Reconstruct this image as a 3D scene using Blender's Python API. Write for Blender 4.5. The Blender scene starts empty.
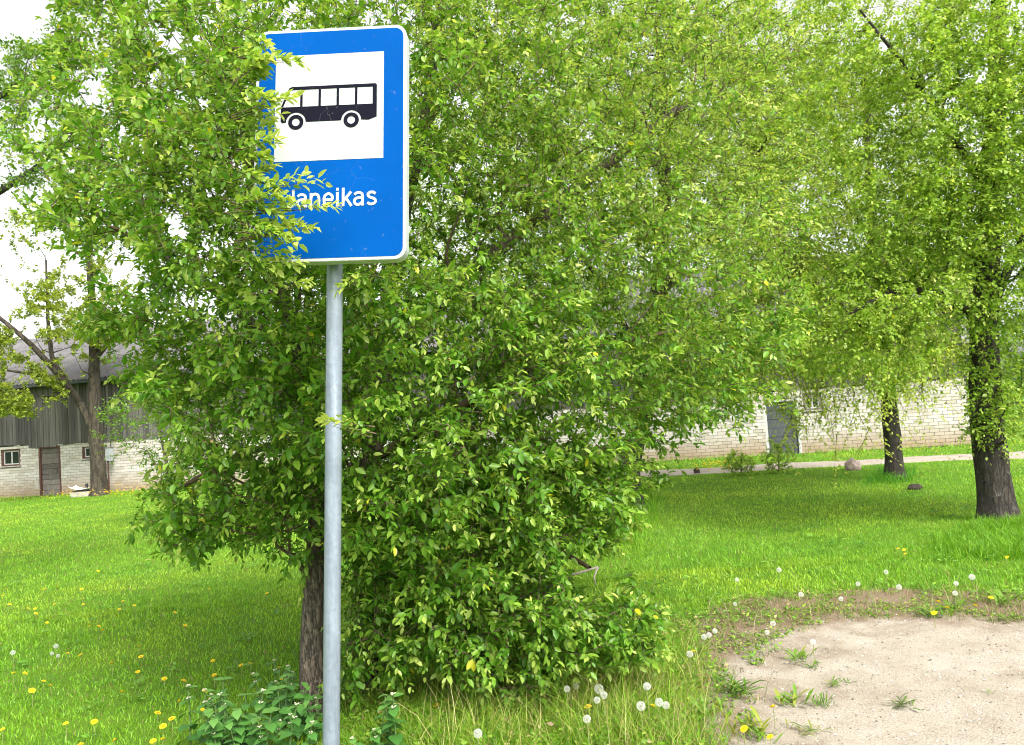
import bpy, bmesh, math, random
import numpy as np
from mathutils import Vector, Matrix, noise as mnoise

random.seed(7)
RNG = np.random.default_rng(7)
sc = bpy.context.scene
COL = sc.collection
R = math.radians

# ------------------------------------------------------------------ camera
W, H, F = 1024, 745, 774.0
CAM_H = 1.68
PITCH, ROLL = R(3.28), R(4.0)
fwd = np.array((0, math.cos(PITCH), math.sin(PITCH)))
r0 = np.array((1.0, 0, 0))
u0 = np.array((0, -math.sin(PITCH), math.cos(PITCH)))
right = r0 * math.cos(ROLL) - u0 * math.sin(ROLL)
up = u0 * math.cos(ROLL) + r0 * math.sin(ROLL)
CAM = np.array((0, 0, CAM_H))
cd = bpy.data.cameras.new('camera')
cam = bpy.data.objects.new('camera', cd)
COL.objects.link(cam)
cam.matrix_world = Matrix((
    (right[0], up[0], -fwd[0], CAM[0]),
    (right[1], up[1], -fwd[1], CAM[1]),
    (right[2], up[2], -fwd[2], CAM[2]),
    (0, 0, 0, 1)))
cd.sensor_fit = 'HORIZONTAL'
cd.sensor_width = 36.0
cd.lens = 36.0 * F / W
cd.clip_start = 0.05
cd.clip_end = 3000
sc.camera = cam

# ------------------------------------------------------------------ sky, sun, exposure
SUN_EL, SUN_AZ = R(47), R(152)      # azimuth clockwise from +Y (the view direction)
world = bpy.data.worlds.new('World')
sc.world = world
world.use_nodes = True
nt = world.node_tree
nt.nodes.clear()
wo = nt.nodes.new('ShaderNodeOutputWorld')
bg = nt.nodes.new('ShaderNodeBackground')
sky = nt.nodes.new('ShaderNodeTexSky')
sky.sky_type = 'NISHITA'
sky.sun_disc = False
sky.sun_elevation = SUN_EL
sky.sun_rotation = SUN_AZ
sky.air_density = 1.0
sky.dust_density = 4.0
hs = nt.nodes.new('ShaderNodeHueSaturation')
hs.inputs['Saturation'].default_value = 0.12     # thin even overcast: almost colourless
hs.inputs['Value'].default_value = 1.0
nt.links.new(sky.outputs[0], hs.inputs['Color'])
nt.links.new(hs.outputs[0], bg.inputs['Color'])
bg.inputs['Strength'].default_value = 0.15
nt.links.new(bg.outputs[0], wo.inputs[0])
sl = bpy.data.lights.new('sun', 'SUN')
sl.energy = 1.5
sl.angle = R(18)
sl.color = (1.0, 0.95, 0.87)
sun = bpy.data.objects.new('sun', sl)
COL.objects.link(sun)
sd = Vector((math.sin(SUN_AZ) * math.cos(SUN_EL), math.cos(SUN_AZ) * math.cos(SUN_EL), math.sin(SUN_EL)))
sun.rotation_euler = sd.to_track_quat('Z', 'Y').to_euler()
sun.location = (0, 0, 30)
sc.view_settings.view_transform = 'Standard'
sc.view_settings.look = 'None'
sc.view_settings.gamma = 1.0
sc.view_settings.exposure = 1.45
sc.view_settings.use_curve_mapping = False
sc.render.engine = 'CYCLES'
sc.cycles.use_denoising = True
sc.cycles.pixel_filter_type = 'BLACKMAN_HARRIS'
sc.cycles.filter_width = 1.05
sc.cycles.max_bounces = 9
sc.cycles.diffuse_bounces = 6
sc.cycles.transmission_bounces = 5
sc.cycles.transparent_max_bounces = 6
sc.cycles.caustics_reflective = False
sc.cycles.caustics_refractive = False

# ------------------------------------------------------------------ geometry helpers
def ray(px, py):
    d = fwd + right * ((px - W / 2) / F) + up * ((H / 2 - py) / F)
    return d                        # depth along fwd == 1

def at(px, py, d):
    return CAM + ray(px, py) * d

def ground(px, py, z=0.0):
    v = ray(px, py)
    return CAM + v * ((z - CAM_H) / v[2])

def proj(P):
    P = np.asarray(P, float) - CAM
    d = P @ fwd
    dd = np.where(np.abs(d) < 1e-6, 1e-6, d)
    return np.stack([W / 2 + F * (P @ right) / dd, H / 2 - F * (P @ up) / dd, d], -1)

def in_poly(x, y, poly):
    x = np.asarray(x, float); y = np.asarray(y, float)
    c = np.zeros(x.shape, bool)
    n = len(poly)
    for i in range(n):
        x1, y1 = poly[i]; x2, y2 = poly[(i + 1) % n]
        if y1 == y2: continue
        t = ((y1 > y) != (y2 > y)) & (x < (x2 - x1) * (y - y1) / (y2 - y1) + x1)
        c ^= t
    return c

def seg_dist(x, y, poly):
    """distance to the polygon outline, negative inside"""
    best = np.full(np.shape(x), 1e9)
    for i in range(len(poly)):
        ax, ay = poly[i]; bx, by = poly[(i + 1) % len(poly)]
        dx, dy = bx - ax, by - ay
        t = np.clip(((x - ax) * dx + (y - ay) * dy) / (dx * dx + dy * dy + 1e-12), 0, 1)
        best = np.minimum(best, np.hypot(x - ax - t * dx, y - ay - t * dy))
    return np.where(in_poly(x, y, poly), -best, best)

# cheap vectorised value noise
_perm = RNG.random((64, 64))
def vnoise(x, y, scale=1.0):
    x = np.asarray(x) * scale; y = np.asarray(y) * scale
    xi = np.floor(x).astype(int); yi = np.floor(y).astype(int)
    fx = x - xi; fy = y - yi
    fx = fx * fx * (3 - 2 * fx); fy = fy * fy * (3 - 2 * fy)
    g = lambda a, b: _perm[a % 64, b % 64]
    return (g(xi, yi) * (1 - fx) + g(xi + 1, yi) * fx) * (1 - fy) + (g(xi, yi + 1) * (1 - fx) + g(xi + 1, yi + 1) * fx) * fy

def fbm(x, y, scale=1.0):
    return 0.5 * vnoise(x, y, scale) + 0.3 * vnoise(np.asarray(x) + 17, y, scale * 2.1) + 0.2 * vnoise(x, np.asarray(y) + 31, scale * 4.3)

def norm(v):
    return v / (np.linalg.norm(v, axis=-1, keepdims=True) + 1e-12)

def mesh_np(name, V, faces, mat, col=None, smooth=False):
    """V (N,3); faces list of int arrays (M,k)"""
    me = bpy.data.meshes.new(name)
    V = np.asarray(V, np.float32)
    me.vertices.add(len(V))
    me.vertices.foreach_set('co', V.ravel())
    faces = [np.asarray(f, np.int32) for f in faces if len(f)]
    tot = np.concatenate([np.full(len(f), f.shape[1], np.int32) for f in faces])
    idx = np.concatenate([f.ravel() for f in faces])
    me.loops.add(len(idx))
    me.loops.foreach_set('vertex_index', idx)
    me.polygons.add(len(tot))
    me.polygons.foreach_set('loop_start', np.concatenate([[0], np.cumsum(tot)[:-1]]).astype(np.int32))
    me.polygons.foreach_set('loop_total', tot)
    if smooth:
        me.polygons.foreach_set('use_smooth', np.ones(len(tot), bool))
    if col is not None:
        a = me.color_attributes.new('tint', 'FLOAT_COLOR', 'POINT')
        c = np.ones((len(V), 4), np.float32); c[:, :3] = col
        a.data.foreach_set('color', c.ravel())
    me.update(calc_edges=True)
    if mat: me.materials.append(mat)
    return me

def link(name, me, parent=None, loc=None, rot=None):
    o = bpy.data.objects.new(name, me)
    COL.objects.link(o)
    if parent: o.parent = parent
    if loc is not None: o.location = loc
    if rot is not None: o.rotation_euler = rot
    return o

def tag(o, label=None, cat=None, group=None, kind=None):
    if label: o['label'] = label
    if cat: o['category'] = cat
    if group: o['group'] = group
    if kind: o['kind'] = kind
    return o

def empty(name, loc=(0, 0, 0), rz=0.0):
    o = bpy.data.objects.new(name, None)
    COL.objects.link(o)
    o.location = loc
    o.rotation_euler = (0, 0, rz)
    o.empty_display_size = 0.1
    return o

def copy_tree(o, parent=None):
    c = o.copy(); COL.objects.link(c); c.parent = parent
    for ch in list(o.children): copy_tree(ch, c)
    return c

class MB:
    def __init__(s): s.v = []; s.f = []
    def box(s, a, b, jit=0.0):
        n = len(s.v)
        for z in (a[2], b[2]):
            for x, y in ((a[0], a[1]), (b[0], a[1]), (b[0], b[1]), (a[0], b[1])):
                s.v.append((x + random.uniform(-jit, jit), y + random.uniform(-jit, jit), z + random.uniform(-jit, jit)))
        for q in ((0, 3, 2, 1), (4, 5, 6, 7), (0, 1, 5, 4), (1, 2, 6, 5), (2, 3, 7, 6), (3, 0, 4, 7)):
            s.f.append(tuple(n + i for i in q))
        return s
    def tube(s, pts, rad, n=8, cap=True):
        pts = [Vector(p) for p in pts]
        base = len(s.v); m = len(pts)
        ref = Vector((0.13, 0.91, 0.21))
        for i, p in enumerate(pts):
            t = (pts[min(i + 1, m - 1)] - pts[max(i - 1, 0)]).normalized()
            a = t.cross(ref)
            if a.length < 1e-3: a = t.cross(Vector((1, 0, 0)))
            a.normalize(); b = t.cross(a)
            r = rad[i] if hasattr(rad, '__len__') else rad
            for k in range(n):
                w = 2 * math.pi * k / n
                s.v.append(tuple(p + a * (r * math.cos(w)) + b * (r * math.sin(w))))
        for i in range(m - 1):
            for k in range(n):
                k2 = (k + 1) % n
                s.f.append((base + i * n + k, base + i * n + k2, base + (i + 1) * n + k2, base + (i + 1) * n + k))
        if cap:
            s.f.append(tuple(base + k for k in range(n))[::-1])
            s.f.append(tuple(base + (m - 1) * n + k for k in range(n)))
        return s
    def mesh(s, name, mat, smooth=False):
        me = bpy.data.meshes.new(name)
        me.from_pydata(s.v, [], s.f)
        if smooth:
            for p in me.polygons: p.use_smooth = True
        me.materials.append(mat)
        me.update()
        return me
    def build(s, name, mat, parent=None, smooth=False):
        return link(name, s.mesh(name, mat, smooth), parent)

# ------------------------------------------------------------------ materials
def new_mat(name):
    m = bpy.data.materials.new(name); m.use_nodes = True
    n = m.node_tree; n.nodes.clear()
    out = n.nodes.new('ShaderNodeOutputMaterial')
    b = n.nodes.new('ShaderNodeBsdfPrincipled')
    n.links.new(b.outputs[0], out.inputs[0])
    return m, n, b, out

def node(n, t, **kw):
    x = n.nodes.new(t)
    for k, v in kw.items():
        if k in x.inputs: x.inputs[k].default_value = v
        else: setattr(x, k, v)
    return x

def ramp(n, src, stops):
    r = n.nodes.new('ShaderNodeValToRGB')
    while len(r.color_ramp.elements) < len(stops): r.color_ramp.elements.new(0.5)
    for e, (p, c) in zip(r.color_ramp.elements, stops):
        e.position = p; e.color = (*c, 1) if len(c) == 3 else c
    n.links.new(src, r.inputs[0])
    return r.outputs[0]

def mixc(n, fac, a, b, blend='MIX'):
    m = n.nodes.new('ShaderNodeMix'); m.data_type = 'RGBA'; m.blend_type = blend
    for sock, val in ((m.inputs[0], fac), (m.inputs[6], a), (m.inputs[7], b)):
        if hasattr(val, 'is_linked'): n.links.new(val, sock)
        else: sock.default_value = val if not isinstance(val, tuple) or len(val) == 4 else (*val, 1)
    return m.outputs[2]

def bump(n, b, h, strength=0.4, dist=0.01):
    x = n.nodes.new('ShaderNodeBump')
    x.inputs['Strength'].default_value = strength
    x.inputs['Distance'].default_value = dist
    n.links.new(h, x.inputs['Height'])
    n.links.new(x.outputs[0], b.inputs['Normal'])

def leaf_material(name, trans=0.48, rough=0.40, spec=0.5, boost=(1.2, 1.15, 0.75)):
    m, n, b, out = new_mat(name)
    a = node(n, 'ShaderNodeAttribute', attribute_name='tint')
    n.links.new(a.outputs['Color'], b.inputs['Base Color'])
    b.inputs['Roughness'].default_value = rough
    b.inputs['Specular IOR Level'].default_value = spec
    t = n.nodes.new('ShaderNodeBsdfTranslucent')
    c = mixc(n, 1.0, a.outputs['Color'], (*boost, 1), 'MULTIPLY')
    n.links.new(c, t.inputs['Color'])
    mx = n.nodes.new('ShaderNodeMixShader'); mx.inputs[0].default_value = trans
    n.links.new(b.outputs[0], mx.inputs[1]); n.links.new(t.outputs[0], mx.inputs[2])
    n.links.new(mx.outputs[0], out.inputs[0])
    return m

def plain(name, col, rough=0.6, metal=0.0, var=0.0, scale=8.0, spec=0.5):
    m, n, b, out = new_mat(name)
    b.inputs['Roughness'].default_value = rough
    b.inputs['Metallic'].default_value = metal
    b.inputs['Specular IOR Level'].default_value = spec
    if var > 0:
        tc = n.nodes.new('ShaderNodeTexCoord')
        nz = node(n, 'ShaderNodeTexNoise', Scale=scale, Detail=6.0, Roughness=0.65)
        n.links.new(tc.outputs['Object'], nz.inputs['Vector'])
        lo = tuple(c * (1 - var) for c in col); hi = tuple(min(1, c * (1 + var)) for c in col)
        n.links.new(ramp(n, nz.outputs[0], [(0.3, lo), (0.7, hi)]), b.inputs['Base Color'])
    else:
        b.inputs['Base Color'].default_value = (*col, 1)
    return m

def bark_material(name, dark, light, lichen, lich=0.3, scale=14.0, strength=0.9):
    m, n, b, out = new_mat(name)
    tc = n.nodes.new('ShaderNodeTexCoord')
    mp = n.nodes.new('ShaderNodeMapping'); mp.inputs['Scale'].default_value = (1, 1, 0.2)
    n.links.new(tc.outputs['Object'], mp.inputs[0])
    nz = node(n, 'ShaderNodeTexNoise', Scale=scale * 1.6, Detail=8.0, Roughness=0.7)
    n.links.new(mp.outputs[0], nz.inputs['Vector'])
    vo = node(n, 'ShaderNodeTexVoronoi', Scale=scale); vo.feature = 'DISTANCE_TO_EDGE'
    ws = n.nodes.new('ShaderNodeVectorMath'); ws.operation = 'MULTIPLY_ADD'
    n.links.new(nz.outputs[1], ws.inputs[0]); ws.inputs[1].default_value = (0.09, 0.09, 0.09)
    n.links.new(mp.outputs[0], ws.inputs[2]); n.links.new(ws.outputs[0], vo.inputs['Vector'])
    c = ramp(n, nz.outputs[0], [(0.3, dark), (0.72, light)])
    cr = ramp(n, vo.outputs['Distance'], [(0.0, (0.35, 0.35, 0.35)), (0.12, (1, 1, 1))])
    c = mixc(n, 1.0, c, cr, 'MULTIPLY')
    n2 = node(n, 'ShaderNodeTexNoise', Scale=5.5, Detail=5.0, Roughness=0.7)
    n.links.new(tc.outputs['Object'], n2.inputs['Vector'])
    f = ramp(n, n2.outputs[0], [(0.66 - lich * 0.3, (0, 0, 0)), (0.8 - lich * 0.2, (1, 1, 1))])
    c = mixc(n, f, c, lichen)
    n.links.new(c, b.inputs['Base Color'])
    b.inputs['Roughness'].default_value = 0.9
    h = mixc(n, 0.5, cr, nz.outputs[0])
    bump(n, b, h, strength, 0.02)
    return m

M_LEAF = leaf_material('plum_leaf')
M_FINE = leaf_material('fine_leaf', trans=0.52, rough=0.45)
M_GRASS = leaf_material('grass_blade', trans=0.35, rough=0.5, spec=0.35)
M_WEED = leaf_material('weed_leaf', trans=0.3, rough=0.55, spec=0.3)
M_BARK = bark_material('plum_bark', (0.06, 0.046, 0.034), (0.25, 0.2, 0.145), (0.28, 0.25, 0.18), 0.35, 34)
M_TWIG = plain('brown_twig', (0.11, 0.075, 0.045), 0.85, var=0.4, scale=20)
M_DARKBARK = bark_material('rough_dark_bark', (0.014, 0.011, 0.009), (0.085, 0.066, 0.054), (0.3, 0.28, 0.25), 0.22, 24, 1.0)
M_OLDBARK = bark_material('mossy_bark', (0.022, 0.018, 0.013), (0.095, 0.075, 0.05), (0.11, 0.10, 0.06), 0.3, 9)

# ------------------------------------------------------------------ ground zones
GRAVEL = [tuple(ground(x, y)[:2]) for x, y in ((755, 800), (728, 742), (722, 705), (742, 668), (775, 640), (850, 621), (940, 616), (1024, 622), (1250, 640), (1500, 900), (900, 1500))]
PATHW = None

def gravel_sd(x, y):
    return seg_dist(x, y, GRAVEL) + (fbm(x, y, 2.3) - 0.5) * 0.55

def height(x, y):
    x = np.asarray(x, float); y = np.asarray(y, float)
    return (fbm(x, y, 0.35) - 0.5) * 0.07 * np.clip((np.hypot(x, y) - 2) / 8, 0, 1)

def ground_mat():
    m, n, b, out = new_mat('lawn_soil')
    tc = n.nodes.new('ShaderNodeTexCoord')
    nz = node(n, 'ShaderNodeTexNoise', Scale=1.3, Detail=8.0, Roughness=0.6)
    n.links.new(tc.outputs['Object'], nz.inputs['Vector'])
    n2 = node(n, 'ShaderNodeTexNoise', Scale=40.0, Detail=5.0, Roughness=0.7)
    n.links.new(tc.outputs['Object'], n2.inputs['Vector'])
    c1 = ramp(n, nz.outputs[0], [(0.35, (0.07, 0.19, 0.012)), (0.65, (0.13, 0.25, 0.015))])
    c = mixc(n, ramp(n, n2.outputs[0], [(0.4, (0, 0, 0)), (0.62, (0.5, 0.5, 0.5))]), c1, (0.09, 0.095, 0.03))
    n.links.new(c, b.inputs['Base Color'])
    b.inputs['Roughness'].default_value = 0.95
    b.inputs['Specular IOR Level'].default_value = 0.1
    bump(n, b, n2.outputs[0], 0.6, 0.02)
    return m

def grid_mesh(name, xs, ys, zf, mat):
    X, Y = np.meshgrid(xs, ys)
    V = np.stack([X, Y, zf(X, Y)], -1).reshape(-1, 3)
    nx, ny = len(xs), len(ys)
    i = np.arange(nx - 1)[None] + np.arange(ny - 1)[:, None] * nx
    Q = np.stack([i, i + 1, i + 1 + nx, i + nx], -1).reshape(-1, 4)
    return V, Q

xs = np.concatenate([[-1500, -500, -160, -80, -50], np.arange(-36, 36.1, 0.5), [50, 80, 160, 500, 1500]])
ys = np.concatenate([[-400, -100, -40, -15, -6], np.arange(-3, 40.1, 0.5), [55, 80, 160, 500, 2000]])
V, Q = grid_mesh('ground', xs, ys, height, None)
tag(link('ground', mesh_np('ground', V, [Q], ground_mat(), smooth=True)), kind='structure')

# gravel clearing: fine sheet whose own colour runs from bare soil at its rim to pale gravel
def gravel_mat(name):
    m, n, b, out = new_mat(name)
    tc = n.nodes.new('ShaderNodeTexCoord')
    a = node(n, 'ShaderNodeAttribute', attribute_name='tint')
    nz = node(n, 'ShaderNodeTexNoise', Scale=2.6, Detail=9.0, Roughness=0.68)
    n.links.new(tc.outputs['Object'], nz.inputs['Vector'])
    n2 = node(n, 'ShaderNodeTexNoise', Scale=130.0, Detail=4.0, Roughness=0.8)
    n.links.new(tc.outputs['Object'], n2.inputs['Vector'])
    n3 = node(n, 'ShaderNodeTexVoronoi', Scale=75.0)
    n.links.new(tc.outputs['Object'], n3.inputs['Vector'])
    g = ramp(n, nz.outputs[0], [(0.3, (0.27, 0.225, 0.17)), (0.5, (0.36, 0.315, 0.255)), (0.7, (0.42, 0.38, 0.32))])
    g = mixc(n, ramp(n, n2.outputs[0], [(0.38, (0.8, 0.8, 0.8)), (0.5, (0, 0, 0))]), g, (0.16, 0.135, 0.11))
    g = mixc(n, ramp(n, n3.outputs['Distance'], [(0.0, (0.35, 0.35, 0.35)), (0.25, (0, 0, 0))]), g, (0.42, 0.38, 0.33))
    s = ramp(n, n2.outputs[0], [(0.3, (0.10, 0.07, 0.047)), (0.65, (0.26, 0.19, 0.13))])
    sep = n.nodes.new('ShaderNodeSeparateColor'); n.links.new(a.outputs['Color'], sep.inputs[0])
    ad = n.nodes.new('ShaderNodeMath'); ad.operation = 'ADD'
    n.links.new(sep.outputs[0], ad.inputs[0])
    ms = n.nodes.new('ShaderNodeMath'); ms.operation = 'MULTIPLY_ADD'; ms.inputs[1].default_value = 1.8; ms.inputs[2].default_value = -0.9
    n.links.new(nz.outputs[0], ms.inputs[0]); n.links.new(ms.outputs[0], ad.inputs[1])
    f = ramp(n, ad.outputs[0], [(0.15, (0, 0, 0)), (0.75, (1, 1, 1))])
    c = mixc(n, f, s, g)
    n.links.new(c, b.inputs['Base Color'])
    b.inputs['Roughness'].default_value = 0.95
    b.inputs['Specular IOR Level'].default_value = 0.15
    bump(n, b, mixc(n, 0.5, n2.outputs[0], n3.outputs['Distance']), 0.55, 0.012)
    return m
M_GRAVEL = gravel_mat('pale_gravel')
gx = np.arange(0.3, 8.5, 0.035); gy = np.arange(0.5, 8.2, 0.035)
def gz(X, Y):
    s = gravel_sd(X, Y)
    return height(X, Y) + 0.012 - 0.05 * np.clip((s - 0.85) / 0.3, 0, 1) + (fbm(X, Y, 7) - 0.5) * 0.02
V, Q = grid_mesh('g', gx, gy, gz, None)
s = gravel_sd(V[:, 0], V[:, 1])
keep = (s[Q] < 1.15).any(1)
Q = Q[keep]
used = np.unique(Q); mp_ = np.full(len(V), -1); mp_[used] = np.arange(len(used))
t = np.clip(0.38 - s[used] / 1.0, 0, 1.2)
tag(link('gravel_patch', mesh_np('gravel_patch', V[used], [mp_[Q]], M_GRAVEL, col=np.repeat(t[:, None], 3, 1), smooth=True)), kind='structure')

# ------------------------------------------------------------------ barn line (needed by path and weeds)
BL = at(50, 493, 28.0); BR = at(760, 456, 23.0)
BU = np.array((BR[0] - BL[0], BR[1] - BL[1])); BU /= np.hypot(*BU)
BN = np.array((BU[1], -BU[0]))                    # towards the camera
BO = np.array((BL[0], BL[1]))
BANG = math.atan2(BU[1], BU[0])
def wall_sz(px, py):
    v = ray(px, py)
    # (CAM + t v - BO) . BN = 0
    t = ((BO - CAM[:2]) @ BN) / (v[:2] @ BN)
    p = CAM + v * t
    return float((p[:2] - BO) @ BU), float(p[2])
def wall_pt(s, off=0.0):
    return BO + BU * s + BN * off

# pale track in front of the barn
S0, S1 = wall_sz(700, 450)[0], wall_sz(960, 440)[0] + 26
ss = np.arange(S0 - 4, S1, 0.3); oo = np.arange(0, 1.81, 0.15)
Sg, Og = np.meshgrid(ss, oo)
wob = (fbm(ss, ss * 0 + 3, 0.6) - 0.5) * 0.7
def path_off(S): return 3.3
PX = BO[0] + BU[0] * Sg + BN[0] * (path_off(Sg) + Og + wob[None]); PY = BO[1] + BU[1] * Sg + BN[1] * (path_off(Sg) + Og + wob[None])
PZ = height(PX, PY) + 0.05 - 0.07 * (np.abs(Og - 0.9) / 0.9) ** 4
V = np.stack([PX, PY, PZ], -1).reshape(-1, 3)
nx, ny = len(ss), len(oo)
i = np.arange(nx - 1)[None] + np.arange(ny - 1)[:, None] * nx
Q = np.stack([i, i + nx, i + 1 + nx, i + 1], -1).reshape(-1, 4)
tag(link('path', mesh_np('path', V, [Q], M_GRAVEL, col=np.ones((len(V), 3)) * 1.1, smooth=True)), kind='structure')
def on_path(x, y):
    s = (x - BO[0]) * BU[0] + (y - BO[1]) * BU[1]
    o = (x - BO[0]) * BN[0] + (y - BO[1]) * BN[1]
    return (s > S0 - 3.5 + 1.5 * vnoise(s, o, 1.0)) & (o > 3.4) & (o < 4.95 + 0.4 * vnoise(s, o, 0.9))

# ------------------------------------------------------------------ barn
def brick_mat():
    m, n, b, out = new_mat('silicate_brick')
    oi = n.nodes.new('ShaderNodeObjectInfo')
    ge = n.nodes.new('ShaderNodeNewGeometry')
    tc = n.nodes.new('ShaderNodeTexCoord')
    nz = node(n, 'ShaderNodeTexNoise', Scale=1.1, Detail=7.0, Roughness=0.65)
    n.links.new(ge.outputs['Position'], nz.inputs['Vector'])
    wn = n.nodes.new('ShaderNodeTexWhiteNoise'); wn.noise_dimensions = '1D'
    ad = n.nodes.new('ShaderNodeMath'); ad.operation = 'ADD'
    n.links.new(oi.outputs['Random'], ad.inputs[0]); n.links.new(ge.outputs['Random Per Island'], ad.inputs[1])
    n.links.new(ad.outputs[0], wn.inputs['W'])
    c = ramp(n, wn.outputs[0], [(0.0, (0.36, 0.33, 0.28)), (0.4, (0.44, 0.41, 0.37)), (1.0, (0.52, 0.50, 0.465))])
    c = mixc(n, ramp(n, nz.outputs[0], [(0.45, (0, 0, 0)), (0.75, (0.55, 0.55, 0.55))]), c, (0.42, 0.37, 0.29))
    sx = n.nodes.new('ShaderNodeSeparateXYZ'); n.links.new(ge.outputs['Position'], sx.inputs[0])
    ma = n.nodes.new('ShaderNodeMath'); ma.operation = 'MULTIPLY_ADD'; ma.inputs[1].default_value = 0.5
    n.links.new(nz.outputs[0], ma.inputs[0]); n.links.new(sx.outputs[2], ma.inputs[2])
    f = ramp(n, ma.outputs[0], [(0.35, (0.9, 0.9, 0.9)), (0.95, (0, 0, 0))])     # splash-back dirt at the foot
    c = mixc(n, f, c, (0.30, 0.215, 0.13))
    n.links.new(c, b.inputs['Base Color'])
    b.inputs['Roughness'].default_value = 0.9
    return m
M_BRICK = brick_mat()
M_MORTAR = plain('dark_mortar', (0.16, 0.145, 0.125), 0.95, var=0.3, scale=3)
def wood_mat(name, lo, hi):
    m, n, b, out = new_mat(name)
    oi = n.nodes.new('ShaderNodeObjectInfo')
    tc = n.nodes.new('ShaderNodeTexCoord')
    mp = n.nodes.new('ShaderNodeMapping'); mp.inputs['Scale'].default_value = (14, 14, 0.7)
    n.links.new(tc.outputs['Object'], mp.inputs[0])
    nz = node(n, 'ShaderNodeTexNoise', Scale=2.0, Detail=7.0, Roughness=0.7)
    cb = n.nodes.new('ShaderNodeVectorMath'); cb.operation = 'ADD'
    n.links.new(mp.outputs[0], cb.inputs[0])
    vm = n.nodes.new('ShaderNodeVectorMath'); vm.operation = 'SCALE'; vm.inputs[0].default_value = (37, 11, 91)
    n.links.new(oi.outputs['Random'], vm.inputs['Scale']); n.links.new(vm.outputs[0], cb.inputs[1])
    n.links.new(cb.outputs[0], nz.inputs['Vector'])
    c = ramp(n, nz.outputs[0], [(0.25, lo), (0.75, hi)])
    h = n.nodes.new('ShaderNodeMath'); h.operation = 'MULTIPLY_ADD'; h.inputs[1].default_value = 0.9; h.inputs[2].default_value = 0.55
    n.links.new(oi.outputs['Random'], h.inputs[0])
    c = mixc(n, 1.0, c, h.outputs[0], 'MULTIPLY')
    n.links.new(c, b.inputs['Base Color'])
    b.inputs['Roughness'].default_value = 0.88
    bump(n, b, nz.outputs[0], 0.4, 0.01)
    return m
M_WOOD = wood_mat('weathered_board', (0.03, 0.028, 0.026), (0.15, 0.14, 0.13))
M_DOOR = wood_mat('door_board', (0.06, 0.05, 0.043), (0.2, 0.175, 0.155))
M_RED = plain('oxide_red_frame', (0.085, 0.035, 0.026), 0.8, var=0.4)
M_WHITEF = plain('grey_white_frame', (0.42, 0.42, 0.41), 0.7, var=0.2)
M_SLATE = plain('slate_sheet', (0.115, 0.11, 0.112), 0.85, var=0.35, scale=1.5)
M_BLUEW = plain('blue_grey_paint', (0.05, 0.058, 0.062), 0.7, var=0.35, scale=4)
M_GLASS = plain('dark_glass', (0.012, 0.015, 0.017), 0.08)
M_CONC = plain('concrete', (0.4, 0.37, 0.32), 0.9, var=0.3, scale=5)

barn = empty('barn', (BO[0], BO[1], 0), BANG)
tag(barn, 'long low barn of pale brick with dark board loft and grey corrugated roof', 'barn')
SA = wall_sz(0, 480)[0] - 7.0
SB = wall_sz(972, 440)[0]
PITCHB, ROW = 0.26, 0.098
def rect(px0, py0, px1, py1):
    a = wall_sz(px0, (py0 + py1) / 2)[0]; b = wall_sz(px1, (py0 + py1) / 2)[0]
    m = (px0 + px1) / 2
    return a, b, wall_sz(m, py1)[1], wall_sz(m, py0)[1]
OPEN = {
    'win_a': rect(1, 449, 20, 466), 'door_a': rect(39, 446, 61, 494), 'win_b': rect(82, 445, 107, 458),
    'win_c': rect(195, 437, 215, 452), 'door_b': rect(765, 399, 800, 454), 'win_d': rect(803, 394, 822, 410),
}
for k in ('door_a', 'door_b'):
    a, b_, z0, z1 = OPEN[k]; OPEN[k] = (a, b_, 0.02, z1)
LOW = wall_sz(28, 440)[0]                      # left of it the brick is one course higher
RIGHTHI = wall_sz(690, 440)[0]
ZT = 19 * ROW + 0.02
def top_z(s): return ZT + (ROW if s < LOW else 0) + (ROW if s > RIGHTHI else 0)
# backing wall in cells round the openings
cs = sorted({SA, SB, LOW, RIGHTHI} | {v for o in OPEN.values() for v in o[:2]})
mb = MB()
for a, b_ in zip(cs[:-1], cs[1:]):
    m = (a + b_) / 2; zt = top_z(m)
    zs = [-0.1, zt]
    for o in OPEN.values():
        if o[0] - 1e-6 <= a and b_ <= o[1] + 1e-6: zs += [o[2], o[3]]
    zs = sorted(z for z in zs if z <= zt)
    for z0, z1 in zip(zs[:-1], zs[1:]):
        mz = (z0 + z1) / 2
        if any(o[0] - 1e-6 <= a and b_ <= o[1] + 1e-6 and o[2] < mz < o[3] for o in OPEN.values()): continue
        mb.box((a, 0.012, z0), (b_, 0.30, z1))
mb.build('wall', M_MORTAR, barn)
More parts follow.
